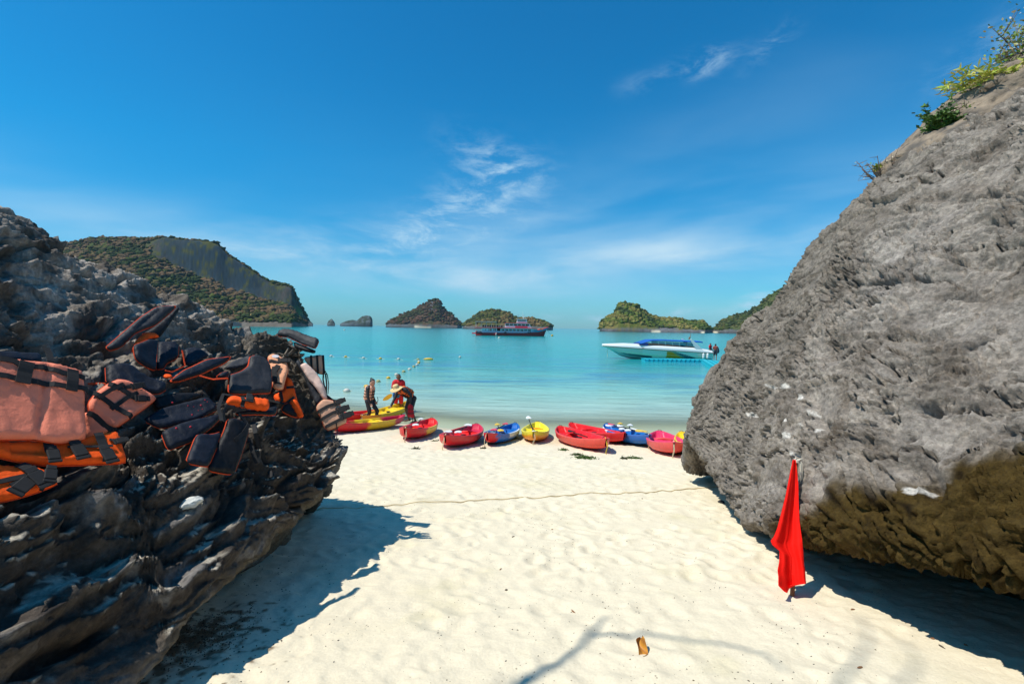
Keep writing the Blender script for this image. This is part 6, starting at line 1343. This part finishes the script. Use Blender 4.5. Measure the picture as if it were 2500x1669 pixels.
# ------------------------------------------------------------------ red flag
def flag():
    base = G(1934, 1455); topd = P(1944, 1120, 3.98); h = rcast(1944, 1125, BR)
    if h is not None: topd = P(1944, 1120, min(4.1, h.y-0.05))
    t = thing('flag', 'furled bright red flag on a wooden stick leaning against the right boulder', 'flag', tuple(base))
    b, a = Vector(base), Vector(topd); ax = (a-b)
    m = MB(); pts = [b-ax*0.04+(a-b)*k-b+Vector((0.004*math.sin(k*9), 0.003*math.cos(k*7), 0)) for k in np.linspace(0, 1.02, 14)]; m.tube(pts, [0.016-0.004*k/13 for k in range(14)], 8); m.build('stick', mat('stick_wood', (0.22, 0.09, 0.035), rough=0.8, n_scale=30, n_amt=0.3), t, smooth=True)
    # outline of the hanging cloth: left and right edges down the stick (photo pixels)
    L_ = [(1936, 1122), (1926, 1172), (1918, 1212), (1908, 1252), (1898, 1290), (1890, 1310), (1882, 1320), (1886, 1330), (1904, 1345), (1903, 1372), (1899, 1392), (1901, 1408), (1901, 1430), (1914, 1443), (1922, 1447)]
    R_ = [(1943, 1122), (1949, 1180), (1950, 1230), (1952, 1270), (1956, 1300), (1959, 1318), (1960, 1330), (1962, 1350), (1963, 1375), (1966, 1392), (1967, 1408), (1968, 1420), (1968.5, 1424), (1945, 1426), (1930, 1428)]
    nr, nc = 90, 46; tt = np.linspace(0, 1, nr); V = np.zeros((nr, nc, 3)); k = np.linspace(0, 1, len(L_))
    for i, q in enumerate(tt):
        l = np.array([np.interp(q, k, [p[j] for p in L_]) for j in (0, 1)]); r = np.array([np.interp(q, k, [p[j] for p in R_]) for j in (0, 1)])
        for j, u in enumerate(np.linspace(0, 1, nc)):
            p = lerp(l, r, u); s_ = np.clip((1455-p[1])/(1455-1120), 0, 1); D = lerp(base[1], topd[1], s_)
            amp = 0.012+0.035*min(1, q*1.6); fold = math.sin(u*math.pi*2.1+q*1.6+0.4)*amp*0.8+0.2*amp*math.sin(u*math.pi*6.0-q*4.5)+0.012*math.sin(q*9+u*4)
            if u > 0.45: fold -= 0.016*sstep(np.array([u]), 0.45, 0.50)[0]*min(1, q*2)
            V[i, j] = P(p[0], p[1], D-0.08-fold*0.8)
    Vf = V.reshape(-1, 3); nn = normals(V).reshape(-1, 3); Vb = Vf+np.array([0, 0.006, 0]); f = grid_faces(nr, nc); n0 = len(Vf)
    rim = []
    for i in range(nr-1): rim += [(i*nc, (i+1)*nc, n0+(i+1)*nc, n0+i*nc), (i*nc+nc-1, n0+i*nc+nc-1, n0+(i+1)*nc+nc-1, (i+1)*nc+nc-1)]
    for j in range(nc-1): rim += [(j, n0+j, n0+j+1, j+1), ((nr-1)*nc+j, (nr-1)*nc+j+1, n0+(nr-1)*nc+j+1, n0+(nr-1)*nc+j)]
    F_ = np.vstack([f, f[:, ::-1]+n0, np.array(rim)])
    m = mat('red_flag_cloth', (0.95, 0.012, 0.006), rough=0.8, spec=0.2, n_scale=5, n_amt=0.06, bumps=[('n', 9, 0.5, 0.02)])
    nt = m.node_tree; bs = nt.nodes['Principled BSDF']; tr = nt.nodes.new('ShaderNodeBsdfTranslucent'); tr.inputs[0].default_value = (0.85, 0.03, 0.015, 1); mx = nt.nodes.new('ShaderNodeMixShader'); mx.inputs[0].default_value = 0.3
    nt.links.new(bs.outputs[0], mx.inputs[1]); nt.links.new(tr.outputs[0], mx.inputs[2]); nt.links.new(mx.outputs[0], nt.nodes['Material Output'].inputs[0])
    mesh('cloth', np.vstack([Vf, Vb])-np.array(base), F_, m, t)
    m = MB(); c = P(1946, 1122, topd[1]-0.03)-base
    for q in range(3): m.tube([c+np.array([0.018*math.cos(w), 0.018*math.sin(w), -0.008*q]) for w in np.linspace(0, 2*math.pi, 13)], 0.006, 5, caps=False)
    m.tube([c, c+np.array([0.018, -0.015, -0.03]), c+np.array([0.026, -0.02, -0.12]), c+np.array([0.03, -0.02, -0.20])], 0.008, 6); m.tube([c, c+np.array([0.03, -0.015, -0.02]), c+np.array([0.036, -0.018, -0.10]), c+np.array([0.036, -0.02, -0.19])], 0.006, 6); m.tube([c, c+np.array([0.04, -0.01, 0.012])], 0.006, 5); m.tube([c, c+np.array([-0.02, -0.01, 0.02])], 0.006, 5)
    m.build('cord', flat('off_white_cord', (0.62, 0.58, 0.48), 0.9), t, smooth=True)
flag()

# ------------------------------------------------------------------ plants on the boulder
def leafmesh(pts, size, cols, seed, elong=1.8, droop=0.3):
    rr = np.random.default_rng(seed); n = len(pts); V = np.zeros((n, 4, 3)); C = np.zeros((n, 4, 3))
    d = rr.normal(size=(n, 3)); d[:, 2] = np.abs(d[:, 2])*0.6-droop*0.5; d /= np.linalg.norm(d, axis=1)[:, None]; e = np.cross(d, rr.normal(size=(n, 3))); e /= np.linalg.norm(e, axis=1)[:, None]
    s = size*rr.uniform(0.6, 1.3, (n, 1)); V[:, 0] = pts; V[:, 1] = pts+d*s*0.5+e*s*0.5/elong; V[:, 2] = pts+d*s; V[:, 3] = pts+d*s*0.5-e*s*0.5/elong
    c = np.array(cols)[rr.integers(len(cols), size=n)]*rr.uniform(0.65, 1.35, (n, 1)); C[:] = c[:, None]
    return V.reshape(-1, 3), np.arange(4*n).reshape(-1, 4), C.reshape(-1, 3)
M_LEAF = mat('leaf', attr=True, rough=0.6, spec=0.3)
M_TWIG = mat('twig', (0.17, 0.12, 0.09), rough=0.9)
def shrub(label, px, py, D, h, w, nleaf, size, cols, seed, name='shrub', cat='shrub', stems=7, lean=0.0, elong=1.8, upright=0.0, origin=None):
    p = Vector(P(px, py, D)) if origin is None else Vector(origin); rr = np.random.default_rng(seed); t = thing(name, label, cat, tuple(p)); m = MB(); tips = []
    for k in range(stems):
        a = rr.uniform(0, 2*math.pi); r_ = w*rr.uniform(0.2, 1.0); hh = h*rr.uniform(0.55, 1.0); end = Vector((r_*math.cos(a)+lean*hh, r_*math.sin(a), hh)); mid = end*0.5+Vector(rr.normal(size=3))*0.08*h
        m.tube([(0, 0, -0.05), mid, end], [0.02*h+0.004, 0.012*h+0.003, 0.003], 5); tips.append((mid, end))
        for q in range(4):
            b = lerp(mid, end, rr.random()); e = b+Vector(rr.normal(size=3))*0.22*h+Vector((0, 0, 0.06*h)); m.tube([b, e], [0.006*h+0.002, 0.002], 4); tips.append((b, e))
    m.build('stems', M_TWIG, t, smooth=True); pts = []
    for _ in range(nleaf): a, b = tips[rr.integers(len(tips))]; q = lerp(np.array(a), np.array(b), rr.uniform(0.15, 1.05)**0.8)+rr.normal(size=3)*0.045*(h+w); pts.append(q)
    if nleaf: V, Fc, C = leafmesh(np.array(pts), size, cols, seed, elong); mesh('foliage', V, Fc, M_LEAF, t, smooth=False, cols=C)
    return t
def top_rocks():
    for lb, pts, D, sd in [('rounded dark rock knob jutting from the top of the boulder', (2262, 372, 0.30, 0.22), 5.75, 1), ('weathered tan rock crest above the boulder beside the green bush', (2372, 300, 0.62, 0.34), 5.9, 2), ('highest tan rock crest at the right edge under the tall grey shrub', (2450, 245, 0.70, 0.42), 5.9, 3)]:
        c = P(pts[0], pts[1], D); bm = bmesh.new(); bmesh.ops.create_icosphere(bm, subdivisions=5, radius=1); V = np.array([v.co[:] for v in bm.verts]); Fc = np.array([[v.index for v in f.verts] for f in bm.faces]); bm.free()
        V = V*np.array([pts[2]*1.15, 0.6, pts[3]]); q = V+sd*11; r_ = 1+0.28*fbm(q*2.2, 4)+0.10*vid(q*5)+0.10*ridged(q*5, 3); V = V*r_[:, None]; th = 0.30; V[:, 2] += V[:, 0]*0.55
        n1 = fbm(q*5, 4); col = lerp(np.array([0.26, 0.20, 0.14]), np.array([0.10, 0.085, 0.07]), sstep(n1, -0.1, 0.3)[:, None])
        o = mesh('rock_crest', V+c, Fc, mat('tan_rock', attr=True, rough=0.9, n_scale=14, n_amt=0.3, bumps=[('n', 16, 0.8, 0.03)]), cols=col); tag(o, lb, 'rock')
    GRN = [(0.16, 0.26, 0.03), (0.10, 0.18, 0.02), (0.26, 0.33, 0.05)]; YEL = [(0.50, 0.50, 0.08), (0.32, 0.42, 0.06), (0.62, 0.55, 0.14)]; DRY = [(0.50, 0.42, 0.28), (0.36, 0.32, 0.17), (0.26, 0.27, 0.10)]; DK = [(0.06, 0.13, 0.02), (0.09, 0.17, 0.03), (0.03, 0.08, 0.015)]
    shrub('bare twiggy shrub sprouting lowest on the edge of the boulder', 2160, 452, 6.0, 0.30, 0.26, 60, 0.025, DRY, 1, stems=12, lean=-0.3)
    shrub('low yellow-green tuft beside the bare twiggy shrub', 2190, 432, 6.0, 0.14, 0.30, 650, 0.05, YEL+GRN, 2, name='grass_tuft', cat='plant', stems=10)
    shrub('round dark green bush above the knob of rock', 2302, 352, 5.65, 0.34, 0.20, 2600, 0.05, DK, 3, stems=14)
    shrub('mossy green growth trailing along the boulder edge below the bush', 2312, 378, 5.45, 0.12, 0.40, 1500, 0.045, GRN+YEL, 4, name='ground_plant', cat='plant', stems=14)
    shrub('thin bare sapling just right of the green bush', 2345, 318, 5.6, 0.32, 0.06, 70, 0.03, GRN, 5, stems=4)
    shrub('spiky yellow-green plant hanging out over the sky', 2425, 232, 5.7, 0.24, 0.42, 1100, 0.10, YEL, 6, name='spiky_plant', cat='plant', stems=16, elong=4.5, lean=-0.2)
    shrub('lone seedling standing up above the spiky plant', 2413, 212, 5.8, 0.16, 0.03, 40, 0.04, GRN, 7, stems=3)
    shrub('tall grey-leaved shrub at the right edge, highest plant on the rock', 2495, 220, 5.7, 0.78, 0.30, 1700, 0.045, DRY+GRN, 8, stems=16, lean=0.1)
    shrub('green bush behind the tall grey shrub at the right edge', 2490, 240, 5.6, 0.28, 0.26, 1200, 0.05, DK+GRN, 9, stems=12)
top_rocks()

# ------------------------------------------------------------------ small things on the sand
def weed(label, px, py, w, l, n, seed, cols):
    c = G(px, py); rr = np.random.default_rng(seed); pts = np.zeros((n, 3)); a = rr.normal(size=(n, 2))*0.42; pts[:, 0] = a[:, 0]*w; pts[:, 1] = a[:, 1]*l; pts[:, 2] = np.abs(rr.normal(size=n))*0.016*np.exp(-(a**2).sum(1))+0.006
    zc = sz(c[0], c[1]); pts[:, 2] += np.array([sz(c[0]+q[0], c[1]+q[1])-zc for q in pts]); V, Fc, C = leafmesh(pts, 0.05, cols, seed, 2.5, 1.0); o = mesh('seaweed_clump', V, Fc, M_LEAF, None, False, C); o.location = (c[0], c[1], zc); tag(o, label, 'seaweed', 'clumps of seaweed washed up on the sand'); return o
GW = [(0.05, 0.10, 0.015), (0.08, 0.14, 0.02), (0.03, 0.06, 0.012)]; DW = [(0.05, 0.06, 0.02), (0.08, 0.07, 0.03)]
weed('small green weed patch just left of the largest one', 1376, 1099, 0.14, 0.10, 160, 1, GW)
weed('largest green seaweed clump, two lobes in front of the red kayaks', 1428, 1118, 0.24, 0.22, 520, 2, GW); weed('upper lobe of green weed behind the largest clump', 1408, 1110, 0.14, 0.09, 200, 3, GW)
weed('long green weed patch in front of the blue kayak', 1546, 1119, 0.20, 0.07, 260, 4, GW); weed('dark round weed lump at the left end of the long green patch', 1522, 1120, 0.07, 0.07, 120, 5, DW)
weed('tiny weed scrap below the blue and white kayak', 1180, 1096, 0.07, 0.05, 70, 6, DW); weed('weed scraps right of the red and yellow kayak', 1062, 1076, 0.12, 0.05, 90, 7, GW+DW); weed('brownish weed scrap in front of the red and yellow kayak', 1015, 1096, 0.10, 0.04, 90, 8, DW); weed('thin dry weed near the foot of the right boulder', 1688, 1136, 0.22, 0.10, 90, 9, DW+[(0.2, 0.2, 0.08)]); weed('faint weed fleck beside the big red kayak', 1392, 1088, 0.10, 0.03, 60, 10, GW)
weed('scattered weed under the blue and white kayak', 1262, 1072, 0.22, 0.10, 120, 11, DW)
def rope():
    m = MB(); pts = []
    for px, py in [(700, 1249), (735, 1250), (800, 1246), (900, 1238), (1000, 1232), (1115, 1226), (1200, 1220), (1325, 1214), (1400, 1209), (1470, 1206), (1560, 1203), (1640, 1197), (1700, 1192), (1757, 1188)]: pts.append(G(px, py))
    L_ = []
    for a, b in zip(pts[:-1], pts[1:]):
        for k in range(10): q = lerp(a, b, k/10); s_ = perlin(np.array([[q[0]*2, q[1]*2, 0.3]]))[0]; L_.append((q[0], q[1]+0.02*s_, sz(q[0], q[1])+0.012+0.016*s_))
    m.tube(L_, 0.0065, 6); o = m.build('beach_rope', flat('sandy_rope', (0.60, 0.48, 0.28), 0.9), smooth=True); tag(o, 'thin sandy rope stretched across the beach between the two rocks', 'rope')
rope()
def leaf():
    c = G(1563, 1590); z = sz(c[0], c[1]); t = thing('dead_leaf', 'curled yellow-brown dead leaf lying on the sand near the camera', 'leaf', (c[0], c[1], z+0.012)); V, C = [], []; nu, nv = 14, 9
    for i in range(nu):
        u = i/(nu-1); w = 0.033*math.sin(math.pi*min(1, u*0.92+0.05))**0.7
        for j in range(nv): v = j/(nv-1)*2-1; V.append((v*w+0.01*math.sin(u*6), (u-0.5)*0.12, 0.03*v*v+0.012*math.sin(u*7+v*2)+0.014)); C.append(lerp(np.array([0.60, 0.28, 0.03]), np.array([0.30, 0.11, 0.02]), 0.5+0.5*math.sin(u*13+v*5)))
    V = np.array(V); f = grid_faces(nu, nv).tolist(); n0 = len(V); o = mesh('blade', np.vstack([V, V-[0, 0, 0.002]]), f+[[a+n0 for a in q[::-1]] for q in f], mat('dead_leaf', attr=True, rough=0.6), t, cols=C+C); t.rotation_euler = (0.5, 0.2, -0.2)
    m = MB(); m.tube([(0, 0.055, 0.015), (0.006, 0.08, 0.02)], 0.002, 5); m.build('stalk', M_TWIG, t)
leaf()
def bit(name, label, cat, px, py, size, c, seed):
    p = G(px, py); z = sz(p[0], p[1]); bm = bmesh.new(); bmesh.ops.create_icosphere(bm, subdivisions=2, radius=1); rr = np.random.default_rng(seed)
    for v in bm.verts: v.co = Vector((v.co.x*size[0], v.co.y*size[1], v.co.z*size[2]))*rr.uniform(0.75, 1.2)
    me = bpy.data.meshes.new(name); bm.to_mesh(me); bm.free(); o = bpy.data.objects.new(name, me); COL.objects.link(o); o.location = (p[0], p[1], z+size[2]*0.4); o.rotation_euler = (0.1, 0.2, rr.uniform(0, 3)); me.materials.append(flat(name+'_surface', c, 0.9)); tag(o, label, cat)
bit('stone', 'small black stone lying in the shade left of the right boulder', 'stone', 1761, 1226, (0.06, 0.04, 0.03), (0.02, 0.02, 0.02), 1)
bit('stone', 'brown lump of weed-covered stone under the lip of the left rock', 'stone', 683, 1315, (0.05, 0.04, 0.035), (0.14, 0.10, 0.05), 2)
for k, (px, py, lb) in enumerate([(1253, 1310, 'upright brown bark chip on the sand in the middle'), (1348, 1290, 'small dark seed pod half buried, middle of the sand'), (1222, 1390, 'long brown twig end sticking out left of centre'), (1236, 1440, 'brown bark piece by a footprint, left of centre'), (1400, 1492, 'orange-brown leaf scrap near the long branch shadow'), (2277, 1558, 'dark chip near the lower right shadow edge'), (2300, 1579, 'reddish chip just below the dark one at lower right'), (2358, 1574, 'dark oval chip right of the reddish one at lower right'), (2100, 1634, 'reddish chip near the bottom edge at lower right'), (1568, 1217, 'little stick standing in the sand just below the rope'), (2082, 1487, 'pale grey chip right of the foot of the flag')]):
    bit('beach_chip', lb, 'chip', px, py, (0.006, 0.022, 0.006) if k % 2 == 0 else (0.012, 0.010, 0.006), (0.22, 0.10, 0.04) if k % 3 else (0.08, 0.06, 0.04), 20+k)
def litter():
    rr = np.random.default_rng(5); V, Fc, C = [], [], []; n = 0; px_ = []
    while len(px_) < 2300:
        y = 1.75+10*rr.random()**1.8; x = rr.uniform(-0.55, 0.75)*(y+0.5); dens = perlin(np.array([[x*0.9, y*0.9, 3.]]))[0]
        if rr.random() > 0.35+dens*1.2: continue
        px_.append((x, y))
    o4 = np.array([(1, 0, 0), (-0.5, 0.87, 0), (-0.5, -0.87, 0), (0, 0, 1.0), (0, 0, -0.6)]); f4 = [(0, 1, 3), (1, 2, 3), (2, 0, 3), (1, 0, 4), (2, 1, 4), (0, 2, 4)]
    for x, y in px_:
        s = rr.uniform(0.002, 0.0055); a = rr.uniform(0, 6.3); q = o4*np.array([s*rr.uniform(1, 2.0), s, s*0.8]); q = q @ np.array([[math.cos(a), math.sin(a), 0], [-math.sin(a), math.cos(a), 0], [0, 0, 1]]); z = sz(x, y)
        V.append(q+np.array([x, y, z+s*0.3])); Fc += [tuple(k+n for k in f) for f in f4]; n += 5; C += [np.array([(0.05, 0.035, 0.025), (0.10, 0.06, 0.03), (0.03, 0.03, 0.03)][rr.integers(3)])]*5
    o = mesh('beach_litter', np.concatenate(V), Fc, M_LEAF, None, False, C); tag(o, 'dark grit and plant crumbs scattered over the sand', kind='stuff')
litter()
def debris():
    c = G(490, 1560); rr = np.random.default_rng(8); n = 1100; a = rr.normal(size=(n, 2)); pts = np.stack([c[0]+a[:, 0]*0.13, c[1]+a[:, 1]*0.16, a[:, 0]*0], 1); pts[:, 2] = [sz(q[0], q[1])+abs(rr.normal())*0.012 for q in pts]
    V, Fc, C = leafmesh(pts, 0.013, [(0.16, 0.09, 0.04), (0.22, 0.13, 0.06), (0.09, 0.05, 0.03)], 8, 1.6, 0.4); o = mesh('weed_litter', V, Fc, M_LEAF, None, False, C); tag(o, 'brown dried weed heaped under the edge of the left rock', kind='stuff')
debris()

# ------------------------------------------------------------------ the tree behind, whose branches throw the soft shadows in the foreground
def tree():
    o = np.array([-8.6, -5.4, 1.9]); t = thing('tree', 'broad beach tree behind the camera whose branches shade the near sand', 'tree', tuple(o)); m = MB(); top = np.array((-8.0, -4.6, 8.6))
    m.tube([np.array(q)-o for q in [(-8.6, -5.4, 1.5), (-8.5, -5.2, 4.0), (-8.2, -4.9, 6.4), top]], [0.28, 0.23, 0.19, 0.15], 10); m.build('trunk', mat('bark', (0.16, 0.11, 0.07), rough=0.9, n_scale=8, n_amt=0.3, bumps=[('n', 12, 0.8, 0.03)]), t, smooth=True)
    sd_ = np.array([SUN_DIR.x, SUN_DIR.y, SUN_DIR.z]); H_ = 8.0
    def up(px, py, h): g_ = G(px, py); return g_+sd_/sd_[2]*h
    A = [top, up(1100, 1800, H_), up(1230, 1690, H_), up(1380, 1610, H_), up(1442, 1547, H_), up(1480, 1505, H_)]
    B_ = [up(1442, 1547, H_), up(1520, 1553, H_), up(1580, 1545, H_), up(1680, 1565, H_), up(1780, 1575, H_), up(1860, 1597, H_), up(1920, 1640, H_)]
    D_ = [top, up(1900, 1900, 9.5), up(2060, 1660, 10), up(2120, 1560, 10.5), up(2100, 1500, 10.5)]; E_ = [up(1900, 1900, 9.5), up(2230, 1640, 10.5), up(2200, 1560, 10.5)]
    for L_, r0, r1_ in ((A, 0.05, 0.011), (B_, 0.018, 0.008), (D_, 0.022, 0.007), (E_, 0.013, 0.006)):
        m = MB(); m.tube([q-o for q in catmull(np.array(L_), len(L_)*4)], list(np.linspace(r0, r1_, len(L_)*4)), 8); m.build('limb', M_TWIG, t, smooth=True)
    rr = np.random.default_rng(2); pts = []
    for (c, r_, n) in [((-7.8, -1.6, 9.6), (1.5, 1.0, 0.7), 4200), ((-6.9, -3.2, 9.2), (1.4, 1.1, 0.6), 3200), ((-8.8, -4.6, 10.2), (1.9, 1.8, 1.1), 4000), ((-9.6, -1.2, 9.4), (1.3, 1.0, 0.6), 2000)]:
        a = rr.normal(size=(n, 3)); a /= np.linalg.norm(a, axis=1)[:, None]; a *= rr.random((n, 1))**0.4; q = np.array(c)+a*np.array(r_); q = q[fbm(q*1.3, 2) > -0.12]; pts.append(q)
    for L_ in ([top, np.array((-7.9, -3.0, 9.3)), np.array((-7.8, -1.6, 9.6))], [top, np.array((-7.3, -3.9, 9.0)), np.array((-6.9, -3.2, 9.2))], [top, np.array((-8.8, -4.6, 10.2))], [np.array((-7.9, -3.0, 9.3)), np.array((-9.0, -2.0, 9.4)), np.array((-9.6, -1.2, 9.4))]):
        m = MB(); m.tube([q-o for q in L_], list(np.linspace(0.09, 0.03, len(L_))), 8); m.build('limb', M_TWIG, t, smooth=True)
    V, Fc, C = leafmesh(np.concatenate(pts)-o, 0.15, [(0.05, 0.09, 0.02), (0.07, 0.12, 0.03)], 3, 1.7, 0.5); mesh('crown', V, Fc, M_LEAF, t, smooth=False, cols=C)
tree()

# ------------------------------------------------------------------ sea air
def haze():
    m = bpy.data.materials.new('sea_air'); m.use_nodes = True; nt = m.node_tree; nt.nodes.clear(); o_ = nt.nodes.new('ShaderNodeOutputMaterial'); v = nt.nodes.new('ShaderNodeVolumePrincipled')
    v.inputs['Color'].default_value = (0.45, 0.72, 1.0, 1); v.inputs['Density'].default_value = HAZE; nt.links.new(v.outputs[0], o_.inputs['Volume'])
    b = MB(); b.box((0, 3650, 89), (16000, 7500, 222)); o = b.build('haze', m); tag(o, 'thin sea haze over the bay', kind='stuff')
HAZE = 0.00005
haze()
